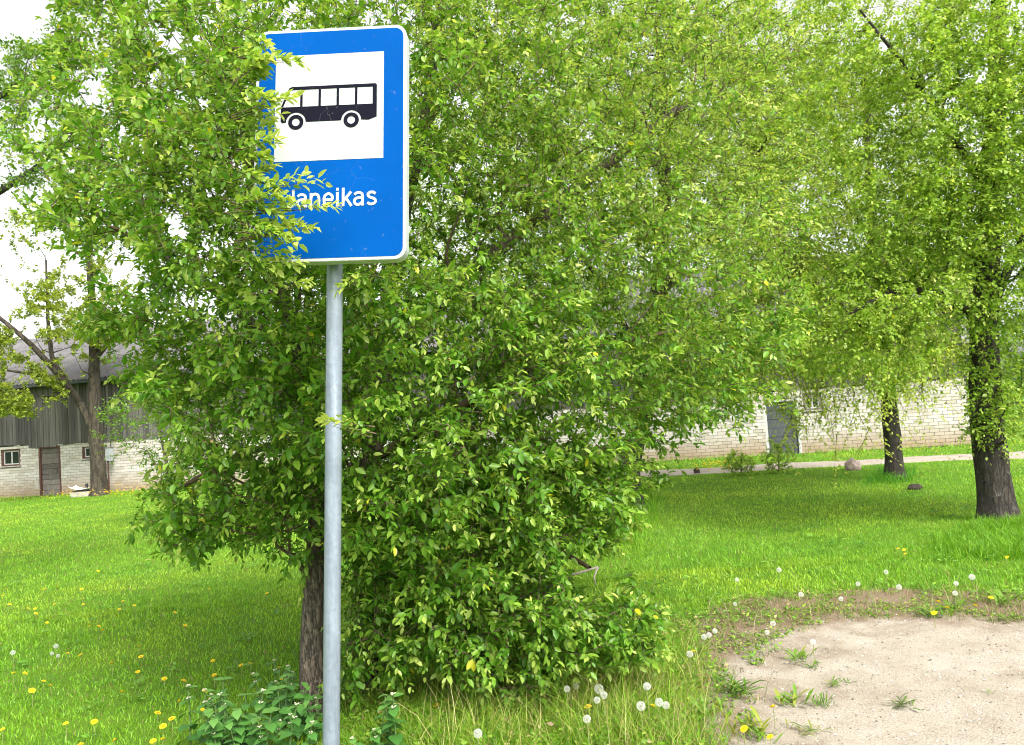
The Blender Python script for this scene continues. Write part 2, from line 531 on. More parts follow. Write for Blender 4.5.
# bricks
bm_b = MB().box((0, 0, 0), (0.25, 0.06, 0.088)); ME_BRICK = bm_b.mesh('brick', M_BRICK)
bm_h = MB().box((0, 0, 0), (0.12, 0.06, 0.088)); ME_HALF = bm_h.mesh('brick_half', M_BRICK)
single, rest = [], MB()
nrow = 26
for r in range(nrow):
    z = 0.02 + r * ROW
    s = SA - (0.13 if r % 2 else 0.0)
    while s < SB - 0.05:
        e = min(s + 0.25, SB)
        segs = [(max(s, SA), e)]
        for o in OPEN.values():
            if o[2] - 0.03 < z + 0.044 < o[3]:
                ns = []
                for a, b_ in segs:
                    if b_ <= o[0] or a >= o[1]: ns.append((a, b_))
                    else:
                        if a < o[0] - 0.03: ns.append((a, o[0]))
                        if b_ > o[1] + 0.03: ns.append((o[1], b_))
                segs = ns
        for a, b_ in segs:
            if z + 0.088 > top_z((a + b_) / 2) + 0.02: continue
            if b_ - a < 0.03: continue
            j = random.uniform(-0.004, 0.004)
            p = proj(np.array([*wall_pt((a + b_) / 2), z]))
            full = abs(b_ - a - 0.25) < 0.003
            if full and (688 < p[0] < 762 or 925 < p[0] < 968) and z > 0.1: single.append((a, z, j))
            else: rest.box((a, j, z), (b_, 0.06, z + 0.088))
        s += PITCHB
random.shuffle(single)
for k, (a, z, j) in enumerate(single):
    if k < 300: link('brick', ME_BRICK, barn, (a, j, z))
    else: rest.box((a, j, z), (a + 0.25, 0.06, z + 0.088))
tag(rest.build('brickwork', M_BRICK, barn), kind='stuff')
# boards of the loft
ZE = wall_sz(60, 383)[1]
me_p = [MB().box((0, 0, 0), (0.125, 0.022, 1.0), 0.004).mesh('plank', M_WOOD) for _ in range(6)]
sp = SA; kk = 0
mid = MB()
while sp < SB - 0.14:
    p = proj(np.array([*wall_pt(sp), 2.5]))
    z0 = top_z(sp) - 0.06 - (0.06 if LOW < sp < LOW + 1.2 else 0) + random.uniform(-0.02, 0.02)
    zt = ZE - 0.02
    y = -0.03 - (0.012 if kk % 2 else 0) + random.uniform(-0.003, 0.003)
    if -12 < p[0] < 225 or 690 < p[0] < 985:
        o = link('plank', me_p[kk % 6], barn, (sp, y, z0)); o.scale = (random.uniform(0.85, 1.06), 1, zt - z0)
    else:
        mid.box((sp, y, z0), (sp + 0.12, y + 0.022, zt))
    sp += 0.132; kk += 1
tag(mid.build('boarding', M_WOOD, barn), kind='stuff')
MB().box((SA, 0.0, ZT), (SB, 0.02, ZE - 0.03)).build('loft_lining', plain('loft_dark', (0.02, 0.019, 0.018), 0.95), barn)
# roof of corrugated sheets
DEP, RISE = 4.6, 2.25
ov = 0.42
dz = RISE / DEP
sheetw, nrows = 1.1, 3
slope_len = DEP + ov
def sheet_mesh():
    V = []; Fq = []
    nxs = 30
    for j in range(2):
        for i_ in range(nxs + 1):
            x = i_ / nxs * (sheetw + 0.03); z = 0.026 * math.cos(i_ / nxs * 7.5 * 2 * math.pi)
            V.append((x, j * (slope_len / nrows + 0.12), j * (slope_len / nrows + 0.12) * dz + z + 0.0))
    n_ = nxs + 1
    base = len(V)
    V += [(x, y, z - 0.012) for x, y, z in V]
    for i_ in range(nxs):
        Fq.append((i_, i_ + 1, n_ + i_ + 1, n_ + i_)); Fq.append((base + i_, base + n_ + i_, base + n_ + i_ + 1, base + i_ + 1))
        Fq.append((i_, base + i_, base + i_ + 1, i_ + 1))
    me = bpy.data.meshes.new('roof_sheet'); me.from_pydata(V, [], Fq); me.materials.append(M_SLATE); me.update()
    return me
ME_SHEET = sheet_mesh()
k = 0
while SA - 0.3 + k * sheetw < SB:
    for r in range(nrows):
        y = -ov + r * slope_len / nrows
        o = link('roof_sheet', ME_SHEET, barn, (SA - 0.3 + k * sheetw, y, ZE + 0.03 + (y + ov) * dz + r * 0.02 + (k % 2) * 0.006))
        o.rotation_euler = (random.uniform(-0.006, 0.006), random.uniform(-0.006, 0.006), 0)
    k += 1
SBR = SA - 0.3 + k * sheetw
MB().tube([(SA - 0.35, DEP, ZE + 0.05 + slope_len * dz), (SBR, DEP, ZE + 0.05 + slope_len * dz)], 0.09, 8).build('ridge_cap', plain('pale_ridge', (0.55, 0.55, 0.54), 0.7, var=0.15), barn)
m = MB(); m.v = [(SA - 0.3, DEP, ZE + slope_len * dz), (SBR, DEP, ZE + slope_len * dz), (SBR, 2 * DEP + ov, ZE), (SA - 0.3, 2 * DEP + ov, ZE)]; m.f = [(0, 1, 2, 3)]
m.build('roof_back', M_SLATE, barn)
MB().box((SA - 0.3, -0.40, ZE - 0.10), (SBR, -0.375, ZE + 0.02)).build('eave_board', M_BLUEW, barn)
MB().box((SA, 2 * DEP - 0.3, -0.1), (SB, 2 * DEP, ZE)).build('rear_wall', M_MORTAR, barn)
for sx in (SA + 0.001, SB - 0.302):
    m = MB(); m.v = [(sx, 0.31, -0.1), (sx, 2 * DEP - 0.31, -0.1), (sx, 2 * DEP - 0.31, ZE), (sx, DEP, ZE + RISE), (sx, 0.31, ZE)]
    m.v += [(x + 0.3, y, z) for x, y, z in m.v]
    m.f = [(0, 1, 2, 3, 4), (9, 8, 7, 6, 5)] + [(i_, (i_ + 1) % 5 + 0, (i_ + 1) % 5 + 5, i_ + 5) for i_ in range(5)]
    m.build('gable', M_BRICK, barn)
# openings
def window(o, name='window', glass=M_GLASS, fm=M_WHITEF, outer=M_RED, muls=1):
    a, b_, z0, z1 = o
    m = MB(); w = 0.07
    for q in (((a, 0.03, z0), (a + w, 0.14, z1)), ((b_ - w, 0.03, z0), (b_, 0.14, z1)), ((a + w, 0.03, z1 - w), (b_ - w, 0.14, z1)), ((a + w, 0.03, z0), (b_ - w, 0.14, z0 + w * 0.7))): m.box(*q)
    fr = m.build(name, outer, barn)
    a, b_, z0, z1 = a + w, b_ - w, z0 + w * 0.7, z1 - w
    m = MB(); w = 0.04
    for q in (((a, 0.06, z0), (a + w, 0.10, z1)), ((b_ - w, 0.06, z0), (b_, 0.10, z1)), ((a + w, 0.06, z1 - w), (b_ - w, 0.10, z1)), ((a + w, 0.06, z0), (b_ - w, 0.10, z0 + w))): m.box(*q)
    for i_ in range(muls):
        c = a + (b_ - a) * (i_ + 1) / (muls + 1); m.box((c - 0.022, 0.065, z0 + w), (c + 0.022, 0.095, z1 - w))
    m.build('frame', fm, fr)
    n_ = muls + 1
    for i_ in range(n_):
        x0 = a + (b_ - a) * i_ / n_ + 0.02; x1 = a + (b_ - a) * (i_ + 1) / n_ - 0.02
        MB().box((x0, 0.078, z0 + 0.02), (x1, 0.084, z1 - 0.02)).build('pane', glass, fr)
    MB().box((o[0] - 0.05, -0.05, o[2] - 0.035), (o[1] + 0.05, 0.028, o[2] - 0.003)).build('sill', M_CONC, fr)
    return fr
window(OPEN['win_a']); window(OPEN['win_b']); window(OPEN['win_d'], muls=1, outer=M_DOOR)
window(OPEN['win_c'], glass=plain('ochre_shutter', (0.36, 0.25, 0.1), 0.8, var=0.2), fm=M_DOOR, outer=M_DOOR)
def door(o, mat, fmat, boards=9, glass=False):
    a, b_, z0, z1 = o
    m = MB(); w = 0.075
    m.box((a, 0.0, z0), (a + w, 0.14, z1)); m.box((b_ - w, 0.0, z0), (b_, 0.14, z1)); m.box((a + w, 0.0, z1 - w), (b_ - w, 0.14, z1))
    d = m.build('door', fmat, barn)
    a, b_, z1 = a + w, b_ - w, z1 - w
    MB().box((a, 0.10, z0), (b_, 0.13, z1)).build('door_leaf', mat, d)
    hh = (z1 - z0) / boards
    for i_ in range(boards):
        t_ = random.uniform(-0.006, 0.006)
        MB().box((a + 0.006, 0.055 + t_, z0 + i_ * hh + 0.006), (b_ - 0.006, 0.098, z0 + (i_ + 1) * hh - 0.006), 0.003).build('plank', mat, d)
    MB().tube([(b_ - 0.09, 0.03, z0 + 0.8), (b_ - 0.09, 0.0, z0 + 0.86), (b_ - 0.09, 0.03, z0 + 0.92)], 0.01, 5).build('handle', M_RED, d)
    return d
d1 = door(OPEN['door_a'], M_DOOR, M_RED)
zz = OPEN['door_a']
MB().box((zz[0] - 0.12, -0.012, zz[3] + 0.01), (zz[1] + 0.12, 0.05, zz[3] + 0.15)).build('lintel', M_CONC, d1)
d2 = door(OPEN['door_b'], M_BLUEW, M_WHITEF, 6)
zz = OPEN['door_b']
MB().box((zz[0] - 0.15, -0.015, zz[3] + 0.01), (zz[1] + 0.15, 0.05, zz[3] + 0.14)).build('lintel', M_CONC, d2)
# two patched rendered blocks beside the door seam
for py0, py1 in ((461, 469), (480, 489)):
    a, b_, z0, z1 = rect(35, py0, 39, py1)
    MB().box((a, -0.012, z0), (b_, 0.01, z1)).build('patch_block', M_CONC, barn)

# utility box on a thin post in front of the wall
s_, z_ = wall_sz(117, 490); ub = empty('meter_box', (*wall_pt(s_, 0.35), 0), BANG)
tag(ub, 'small grey metal box on a thin brown post against the barn wall', 'utility box')
zb0 = wall_sz(117, 460)[1]; zb1 = wall_sz(117, 447)[1]
m = MB().box((-0.12, -0.09, zb0), (0.13, 0.09, zb1)); m.build('cabinet', plain('grey_paint', (0.34, 0.36, 0.38), 0.5, var=0.15), ub)
MB().box((-0.15, -0.11, zb1 + 0.002), (0.16, 0.11, zb1 + 0.03)).build('lid', plain('lid_grey', (0.2, 0.2, 0.21), 0.5), ub)
MB().tube([(-0.03, 0, -0.1), (-0.03, 0, zb0)], 0.024, 8).build('post', M_RED, ub)
MB().tube([(0.1, 0.0, zb1 + 0.03), (0.1, 0.0, zb1 + 0.4), (0.1, 0.1, wall_sz(117, 432)[1])], 0.015, 6).build('cable_pipe', plain('pipe_black', (0.03, 0.03, 0.03), 0.5), ub)

# white tub tipped by the tree
tp = ground(83, 496.5)
tub = empty('barrow_tray', (tp[0], tp[1], 0.1), BANG + 0.1); tub.scale = (0.85, 0.85, 0.75)
tag(tub, 'white metal tray with dark underside lying on a slab beside the barn tree', 'tray')
V = []; Fq = []
nu, nv_ = 14, 6
for j in range(nv_ + 1):
    for i_ in range(nu + 1):
        a = i_ / nu * 2 - 1; b_ = j / nv_ * 2 - 1
        V.append((a * 0.45, b_ * 0.24, 0.16 + 0.16 * abs(a) ** 2.2 * (1 if a < 0 else 0.35) + 0.06 * b_ * b_))
for j in range(nv_):
    for i_ in range(nu):
        q = j * (nu + 1) + i_; Fq.append((q, q + 1, q + nu + 2, q + nu + 1))
me = bpy.data.meshes.new('tray'); me.from_pydata(V, [], Fq); me.materials.append(plain('tray_white', (0.72, 0.73, 0.74), 0.4)); me.update()
o = link('pan', me, tub); md = o.modifiers.new('s', 'SOLIDIFY'); md.thickness = 0.012
MB().box((-0.3, -0.2, 0.1), (0.3, 0.2, 0.145), 0.01).build('underside', plain('tray_black', (0.02, 0.02, 0.02), 0.6), tub)
MB().box((0.14, -0.03, 0.16), (0.22, 0.03, 0.44), 0.008).build('bracket', plain('tray_iron', (0.025, 0.025, 0.027), 0.6), tub)
MB().box((-0.35, -0.25, -0.2), (0.55, 0.25, 0.098), 0.02).build('slab', M_CONC, tub)

# ------------------------------------------------------------------ bus stop sign
SD = 3.05
sc_c = at(330, 142.6, SD)
ex, ey, ez = right.copy(), up.copy(), -fwd
ph, ta, ro = R(4), R(6.5), R(1.2)
ex, ez = ex * math.cos(ph) + ez * math.sin(ph), ez * math.cos(ph) - ex * math.sin(ph)
ey, ez = ey * math.cos(ta) - ez * math.sin(ta), ez * math.cos(ta) + ey * math.sin(ta)
ex, ey = ex * math.cos(ro) + ey * math.sin(ro), ey * math.cos(ro) - ex * math.sin(ro)
p_top = at(335.3, 60, SD + 0.12); p_a = at(334.8, 265, SD + 0.075); p_b = at(331.2, 745, 2.94)
pdir = norm(p_b - p_a)
p_foot = p_a + pdir * ((-0.02 - p_a[2]) / pdir[2])
p_bury = p_a + pdir * ((-0.4 - p_a[2]) / pdir[2])
p_up = p_a - pdir * 0.85
sign = empty('bus_stop_sign', tuple(p_foot))
tag(sign, 'blue bus stop sign with white pictogram panel on a galvanised pole', 'sign')
bpy.context.view_layer.update()
def sign_part(name, V2, F, mat, z0, z1=None, parent=None):
    """flat or extruded shape in the sign's own plane"""
    V = [tuple(sc_c + ex * x + ey * y + ez * z0 - p_foot) for x, y in V2]
    me = bpy.data.meshes.new(name)
    n_ = len(V2)
    if z1 is None:
        me.from_pydata(V, [], F)
    else:
        V += [tuple(sc_c + ex * x + ey * y + ez * z1 - p_foot) for x, y in V2]
        F2 = [tuple(reversed(f)) for f in F] + [tuple(i_ + n_ for i_ in f) for f in F]
        for f in F[:1]:
            pass
        ring = range(n_)
        F2 += [(i_, (i_ + 1) % n_, (i_ + 1) % n_ + n_, i_ + n_) for i_ in ring]
        me.from_pydata(V, [], F2)
    me.materials.append(mat); me.update()
    return link(name, me, parent or sign)
def rrect(x0, y0, x1, y1, r, n=8):
    P = []
    for cx, cy, a0 in ((x1 - r, y1 - r, 0), (x0 + r, y1 - r, 90), (x0 + r, y0 + r, 180), (x1 - r, y0 + r, 270)):
        for k_ in range(n + 1):
            a = R(a0 + 90 * k_ / n); P.append((cx + r * math.cos(a), cy + r * math.sin(a)))
    return P
def sheet(name, col, rough=0.35, var=0.06, coat=0.0):
    m, n, b, out = new_mat(name)
    tc = n.nodes.new('ShaderNodeTexCoord')
    nz = node(n, 'ShaderNodeTexNoise', Scale=3.0, Detail=5.0, Roughness=0.6)
    n.links.new(tc.outputs['Object'], nz.inputs['Vector'])
    n2 = node(n, 'ShaderNodeTexNoise', Scale=45.0, Detail=3.0)
    n.links.new(tc.outputs['Object'], n2.inputs['Vector'])
    c = ramp(n, nz.outputs[0], [(0.3, tuple(x * (1 - var) for x in col)), (0.7, tuple(min(1, x * (1 + var)) for x in col))])
    c = mixc(n, ramp(n, n2.outputs[0], [(0.68, (0, 0, 0)), (0.8, (0.18, 0.18, 0.18))]), c, (0.3, 0.3, 0.28))
    vo = node(n, 'ShaderNodeTexVoronoi', Scale=11.0); vo.feature = 'DISTANCE_TO_EDGE'
    wm = n.nodes.new('ShaderNodeVectorMath'); wm.operation = 'MULTIPLY_ADD'; wm.inputs[1].default_value = (0.25, 0.25, 0.25)
    n.links.new(nz.outputs[1], wm.inputs[0]); n.links.new(tc.outputs['Object'], wm.inputs[2]); n.links.new(wm.outputs[0], vo.inputs['Vector'])
    ck = mixc(n, 1.0, ramp(n, vo.outputs['Distance'], [(0.0, (0.22, 0.22, 0.22)), (0.012, (0, 0, 0))]), ramp(n, nz.outputs[0], [(0.5, (0, 0, 0)), (0.6, (1, 1, 1))]), 'MULTIPLY')
    c = mixc(n, ck, c, (0.25, 0.25, 0.24))
    n.links.new(c, b.inputs['Base Color'])
    b.inputs['Roughness'].default_value = rough
    b.inputs['Coat Weight'].default_value = coat
    b.inputs['Specular IOR Level'].default_value = 0.03
    return m
M_BLUE = sheet('blue_sheeting', (0.0, 0.068, 0.30), 0.5, 0.1, 0.0)
M_SWHITE = sheet('white_sheeting', (0.45, 0.46, 0.465), 0.45, 0.04)
M_SBLACK = sheet('black_film', (0.008, 0.008, 0.016), 0.4, 0.1)
M_ALU = plain('aluminium_edge', (0.62, 0.64, 0.66), 0.45, 0.25, var=0.06)
def galv():
    m, n, b, out = new_mat('galvanised_steel')
    tc = n.nodes.new('ShaderNodeTexCoord')
    v = node(n, 'ShaderNodeTexVoronoi', Scale=60.0); n.links.new(tc.outputs['Object'], v.inputs['Vector'])
    mp = n.nodes.new('ShaderNodeMapping'); mp.inputs['Scale'].default_value = (30, 30, 2.5); n.links.new(tc.outputs['Object'], mp.inputs[0])
    z = node(n, 'ShaderNodeTexNoise', Scale=1.0, Detail=8.0, Roughness=0.7); n.links.new(mp.outputs[0], z.inputs['Vector'])
    c = ramp(n, z.outputs[0], [(0.25, (0.16, 0.19, 0.24)), (0.55, (0.25, 0.29, 0.35)), (0.8, (0.35, 0.39, 0.45))])
    c2 = ramp(n, v.outputs['Color'], [(0.0, (0.88, 0.88, 0.88)), (1.0, (1.08, 1.08, 1.08))])
    c = mixc(n, 1.0, c, c2, 'MULTIPLY')
    n.links.new(c, b.inputs['Base Color'])
    b.inputs['Metallic'].default_value = 0.35
    b.inputs['Roughness'].default_value = 0.5
    return m
M_GALV = galv()
HW, HH = 0.304, 0.478
P = rrect(-HW, -HH, HW, HH, 0.045)
tray = sign_part('plate', P, [tuple(range(len(P)))], M_ALU, -0.055, 0.0)
P = rrect(-HW + 0.0015, -HH + 0.0015, HW - 0.0015, HH - 0.0015, 0.044)
sign_part('border', P, [tuple(range(len(P)))], M_SWHITE, 0.001, parent=tray)
P = rrect(-HW + 0.012, -HH + 0.012, HW - 0.012, HH - 0.012, 0.036)
sign_part('blue_field', P, [tuple(range(len(P)))], M_BLUE, 0.002, parent=tray)
sq = [(-0.224, -0.072), (0.214, -0.072), (0.214, 0.368), (-0.224, 0.368)]
sign_part('white_panel', sq, [(0, 1, 2, 3)], M_SWHITE, 0.003, parent=tray)
# bus pictogram, drawn as separate cut-film pieces (windows left open)
bus_v, bus_f = [], []
def poly(P_):
    n_ = len(bus_v); bus_v.extend(P_); bus_f.append(tuple(range(n_, n_ + len(P_))))
L_, R_, yb, yw0, yw1, yt = -0.200, 0.187, 0.086, 0.152, 0.197, 0.236
yw1 = 0.222
arch = lambda cx: [(cx + 0.040 * math.cos(R(a)), 0.088 + 0.040 * math.sin(R(a))) for a in range(180, -1, -15)]
lower = [(L_ + 0.006, yb)] + [p_ for p_ in arch(-0.138)] + [p_ for p_ in arch(0.085)] + [(0.155, yb + 0.0), (R_, yb + 0.012), (R_, yw0), (L_, yw0), (L_, yb + 0.008)]
lower = [(x, max(y, yb)) for x, y in lower]
poly(lower)
poly([(L_ + 0.028, yw1), (R_, yw1), (R_, yt - 0.006), (R_ - 0.006, yt), (L_ + 0.045, yt), (L_ + 0.034, yt - 0.004)])
poly([(L_, yw0), (L_ + 0.009, yw0), (L_ + 0.037, yw1), (L_ + 0.028, yw1)])
for cx in (-0.117, -0.043, 0.030, 0.104): poly([(cx - 0.005, yw0), (cx + 0.005, yw0), (cx + 0.005, yw1), (cx - 0.005, yw1)])
poly([(R_ - 0.017, yw0), (R_, yw0), (R_, yw1), (R_ - 0.017, yw1)])
sign_part('bus_body', bus_v, bus_f, M_SBLACK, 0.004, parent=tray)
for cx in (-0.138, 0.085):
    ring_v = [(cx + r_ * math.cos(2 * math.pi * k_ / 40), 0.088 + r_ * math.sin(2 * math.pi * k_ / 40)) for r_ in (0.0155, 0.031) for k_ in range(40)]
    ring_f = [(k_, (k_ + 1) % 40, 40 + (k_ + 1) % 40, 40 + k_) for k_ in range(40)]
    sign_part('bus_wheel', ring_v, ring_f, M_SBLACK, 0.0045, parent=tray)
# lettering: road-sign sans drawn as strokes of even weight
def smooth_path(P_, n=7):
    P_ = [np.array(p, float) for p in P_]
    Q_ = [2 * P_[0] - P_[1]] + P_ + [2 * P_[-1] - P_[-2]]
    out_ = []
    for i_ in range(1, len(Q_) - 2):
        for t_ in np.linspace(0, 1, n, endpoint=False):
            a_, b_, c_, d_ = Q_[i_ - 1:i_ + 3]
            out_.append(0.5 * (2 * b_ + (c_ - a_) * t_ + (2 * a_ - 5 * b_ + 4 * c_ - d_) * t_ ** 2 + (3 * b_ - a_ - 3 * c_ + d_) * t_ ** 3))
    return out_ + [P_[-1]]
GLYPH = {
    'J': (0.66, [('l', [(0.47, 1.27), (0.47, 0.36)]), ('c', [(0.47, 0.37), (0.455, 0.22), (0.37, 0.115), (0.22, 0.095), (0.05, 0.16)])]),
    'a': (0.86, [('l', [(0.63, 0.0), (0.63, 0.64)]), ('c', [(0.63, 0.62), (0.59, 0.81), (0.40, 0.905), (0.22, 0.875), (0.10, 0.77)]), ('c', [(0.63, 0.555), (0.36, 0.55), (0.16, 0.475), (0.10, 0.30), (0.17, 0.14), (0.33, 0.09), (0.50, 0.145), (0.63, 0.29)])]),
    'n': (0.88, [('l', [(0.12, 0.0), (0.12, 0.99)]), ('c', [(0.12, 0.62), (0.20, 0.82), (0.38, 0.905), (0.56, 0.85), (0.65, 0.64)]), ('l', [(0.65, 0.66), (0.65, 0.0)])]),
    'e': (0.84, [('l', [(0.12, 0.49), (0.70, 0.49)]), ('c', [(0.66, 0.49), (0.62, 0.76), (0.39, 0.905), (0.17, 0.77), (0.10, 0.50), (0.17, 0.22), (0.40, 0.09), (0.66, 0.19)])]),
    'i': (0.40, [('l', [(0.14, 0.0), (0.14, 0.99)]), ('l', [(0.14, 1.09), (0.14, 1.28)])]),
    'k': (0.76, [('l', [(0.12, 0.0), (0.12, 1.27)]), ('l', [(0.64, 0.99), (0.14, 0.36)]), ('l', [(0.31, 0.56), (0.67, 0.0)])]),
    's': (0.74, [('c', [(0.62, 0.79), (0.46, 0.895), (0.26, 0.895), (0.13, 0.77), (0.18, 0.61), (0.37, 0.515), (0.56, 0.42), (0.61, 0.25), (0.48, 0.11), (0.27, 0.095), (0.08, 0.20)])]),
}
XL, XR, YB, XH = -0.171, 0.186, -0.262, 0.0585
adv = sum(GLYPH[c][0] for c in 'Janeikas') - 0.10
kx = (XR - XL) / adv
lv, lf = [], []
penx = 0.0; lz = 0.0034
for c in 'Janeikas':
    for kind_, pp_ in GLYPH[c][1]:
        pp_ = smooth_path(pp_) if kind_ == 'c' else [np.array(p) for p in pp_]
        pp_ = [np.array((XL + (penx + p[0]) * kx, YB + p[1] * XH)) for p in pp_]
        lz += 0.00003; b0_ = len(lv)
        for i_, p in enumerate(pp_):
            d_ = pp_[min(i_ + 1, len(pp_) - 1)] - pp_[max(i_ - 1, 0)]; d_ = d_ / np.hypot(*d_); nn_ = np.array((-d_[1], d_[0])) * 0.0053
            for q_ in (p + nn_, p - nn_): lv.append(tuple(sc_c + ex * q_[0] + ey * q_[1] + ez * lz - p_foot))
        for i_ in range(len(pp_) - 1): lf.append((b0_ + 2 * i_, b0_ + 2 * i_ + 1, b0_ + 2 * i_ + 3, b0_ + 2 * i_ + 2))
    penx += GLYPH[c][0]
tme = bpy.data.meshes.new('stop_name'); tme.from_pydata(lv, [], lf); tme.materials.append(M_SWHITE); tme.update()
link('stop_name', tme, tray)
# pole, cap and clamps
lp = lambda p: tuple(np.asarray(p) - p_foot)
MB().tube([lp(p_bury), lp(p_foot), lp((p_foot + p_a) / 2), lp(p_a), lp(p_up)], 0.0325, 28).build('pole', M_GALV, sign, True)
MB().tube([lp(p_up - pdir * 0.001), lp(p_up - pdir * 0.02)], 0.035, 20).build('pole_cap', plain('cap_black', (0.03, 0.03, 0.03), 0.5), sign)
for yy in (0.28, -0.28):
    c = sc_c + ey * yy - ez * 0.0855
    t_ = (c - p_a) @ pdir; c2 = p_a + pdir * t_
    MB().tube([lp(c2 - pdir * 0.015), lp(c2 + pdir * 0.015)], 0.037, 20).build('clamp', M_ALU, sign)

# ------------------------------------------------------------------ trees
LEAF6 = np.array([(0, 0, 0), (.28, .23, .05), (.28, -.23, .05), (.66, .20, .03), (.66, -.20, .03), (1, 0, -.10), (.28, 0, -.015), (.66, 0, -.03)], float)
LEAF6_F = [np.array([(0, 6, 1), (0, 2, 6), (3, 7, 5), (7, 4, 5)]), np.array([(1, 6, 7, 3), (6, 2, 4, 7)])]
LEAFH = np.array([(0, 0, -.02), (.30, .235, .05), (.68, .20, .03), (1, 0, -.10), (.68, -.20, .03), (.30, -.235, .05)], float)
LEAFH_F = [np.array([(0, 3, 2, 1), (0, 5, 4, 3)])]
LEAF2 = np.array([(0, 0, 0), (.45, .27, .04), (1, 0, -.05), (.45, -.27, .04)], float)
LEAF2_F = [np.array([(0, 2, 1), (0, 3, 2)])]

def leaves_mesh(B, D, N, L, wid, col, tmpl, fc):
    """B base, D direction, N normal, L length per leaf -> verts, faces, colours"""
    D = norm(D)
    S = norm(np.cross(N, D)); N = np.cross(D, S)
    T = tmpl
    V = B[:, None] + L[:, None, None] * (D[:, None] * T[None, :, 0:1] + S[:, None] * T[None, :, 1:2] * wid + N[:, None] * T[None, :, 2:3])
    nv = len(T); off = (np.arange(len(B)) * nv)[:, None, None]
    Fs = [(f[None] + off).reshape(-1, f.shape[1]) for f in fc]
    return V.reshape(-1, 3), Fs, np.repeat(col, nv, 0)

def grow(trunks, A, bf=0.35):
    """join attractor points A to hand-laid limbs by a minimum-cost spanning tree"""
    P, par, plen, rad = [], [], [], []
    for pts, r0_, r1_, att in trunks:
        pts = np.array(pts, float)
        seg = np.linalg.norm(np.diff(pts, axis=0), axis=1); cum = np.concatenate([[0], np.cumsum(seg)])
        n_ = max(int(cum[-1] / 0.14), 3)
        tt = np.linspace(0, cum[-1], n_)
        # smooth resample (Catmull-like via cubic blending of linear interp)
        Q_ = np.stack([np.interp(tt, cum, pts[:, k_]) for k_ in range(3)], 1)
        for _ in range(3): Q_[1:-1] = 0.25 * Q_[:-2] + 0.5 * Q_[1:-1] + 0.25 * Q_[2:]
        start = -1
        base = 0.0
        if att and P:
            dd = np.linalg.norm(np.array(P) - Q_[0], axis=1); start = int(dd.argmin()); base = plen[start]
        for k_ in range(n_):
            P.append(Q_[k_]); par.append(start if k_ == 0 else len(P) - 2)
            plen.append(base + tt[k_]); rad.append(r0_ + (r1_ - r0_) * tt[k_] / cum[-1])
    nt_ = len(P)
    P = np.array(P); plen = np.array(plen)
    m = len(A)
    free = np.ones(m, bool)
    best = np.full(m, 1e9); bp = np.zeros(m, int); bd = np.zeros(m)
    for j in range(nt_):
        d_ = np.linalg.norm(A - P[j], axis=1); c = d_ + bf * plen[j]
        t_ = c < best; best[t_] = c[t_]; bp[t_] = j; bd[t_] = d_[t_]
    NP = list(P); NPAR = list(par); NPL = list(plen)
    order = 0
    while free.any():
        k_ = int(np.where(free, best, 1e9).argmin())
        free[k_] = False
        NP.append(A[k_]); NPAR.append(int(bp[k_])); pl = NPL[bp[k_]] + bd[k_]; NPL.append(pl)
        j = len(NP) - 1
        d_ = np.linalg.norm(A - A[k_], axis=1); c = d_ + bf * pl
        t_ = free & (c < best); best[t_] = c[t_]; bp[t_] = j; bd[t_] = d_[t_]
    return np.array(NP), np.array(NPAR), nt_, np.array(rad)

def branch_meshes(P, par, nt_, trad, tip=0.0022, pw=2.3, rng=RNG, jit=0.02):
    """subdivide edges, thickness by the pipe rule, tubes per chain"""
    n0 = len(P)
    # subdivide long edges with sagging, slightly crooked midpoints
    NP = list(P); NPAR = list(par)
    for i_ in range(nt_, n0):
        p_ = par[i_]
        d_ = P[i_] - P[p_]; L_e = np.linalg.norm(d_)
        k_ = int(L_e / 0.13)
        if k_ < 1: continue
        gp = NPAR[p_] if NPAR[p_] >= 0 else p_
        t0 = norm((P[p_] - NP[gp])[None])[0] if gp != p_ else d_ / L_e
        prev = p_
        for q in range(1, k_ + 1):
            t_ = q / (k_ + 1)
            pos = P[p_] + d_ * t_ + t0 * (L_e * 0.22 * t_ * (1 - t_) * (1 - t_)) * 1.5 + rng.normal(0, jit * L_e * 0.5, 3)
            NP.append(pos); NPAR.append(prev); prev = len(NP) - 1
        NPAR[i_] = prev
    P2 = np.array(NP); par2 = np.array(NPAR)
    n_ = len(P2)
    # order: children after parents
    ch = [[] for _ in range(n_)]
    roots = []
    for i_ in range(n_):
        (ch[par2[i_]] if par2[i_] >= 0 else roots).append(i_)
    order = []; st = list(roots)
    while st:
        x = st.pop(); order.append(x); st.extend(ch[x])
    r = np.zeros(n_)
    for x in reversed(order):
        r[x] = tip if not ch[x] else sum(r[c] ** pw for c in ch[x]) ** (1 / pw) + 0.00005
    for i_ in range(nt_): r[i_] = max(min(r[i_], trad[i_] * 1.0), trad[i_])
    lim = r.copy()
    for x in order:
        if par2[x] >= 0 and x >= nt_: r[x] = min(r[x], r[par2[x]] * 0.85)
    chains = []
    for x in order:
        p_ = par2[x]
        main = p_ >= 0 and max(ch[p_], key=lambda c: r[c]) == x
        if p_ >= 0 and main and not (x < nt_) != (p_ < nt_): continue
        c = [p_, x] if p_ >= 0 else [x]
        while ch[x]:
            y = max(ch[x], key=lambda c_: r[c_]); 
            if (y < nt_) != (x < nt_): break
            c.append(y); x = y
        chains.append(c)
    return P2, par2, r, ch, chains

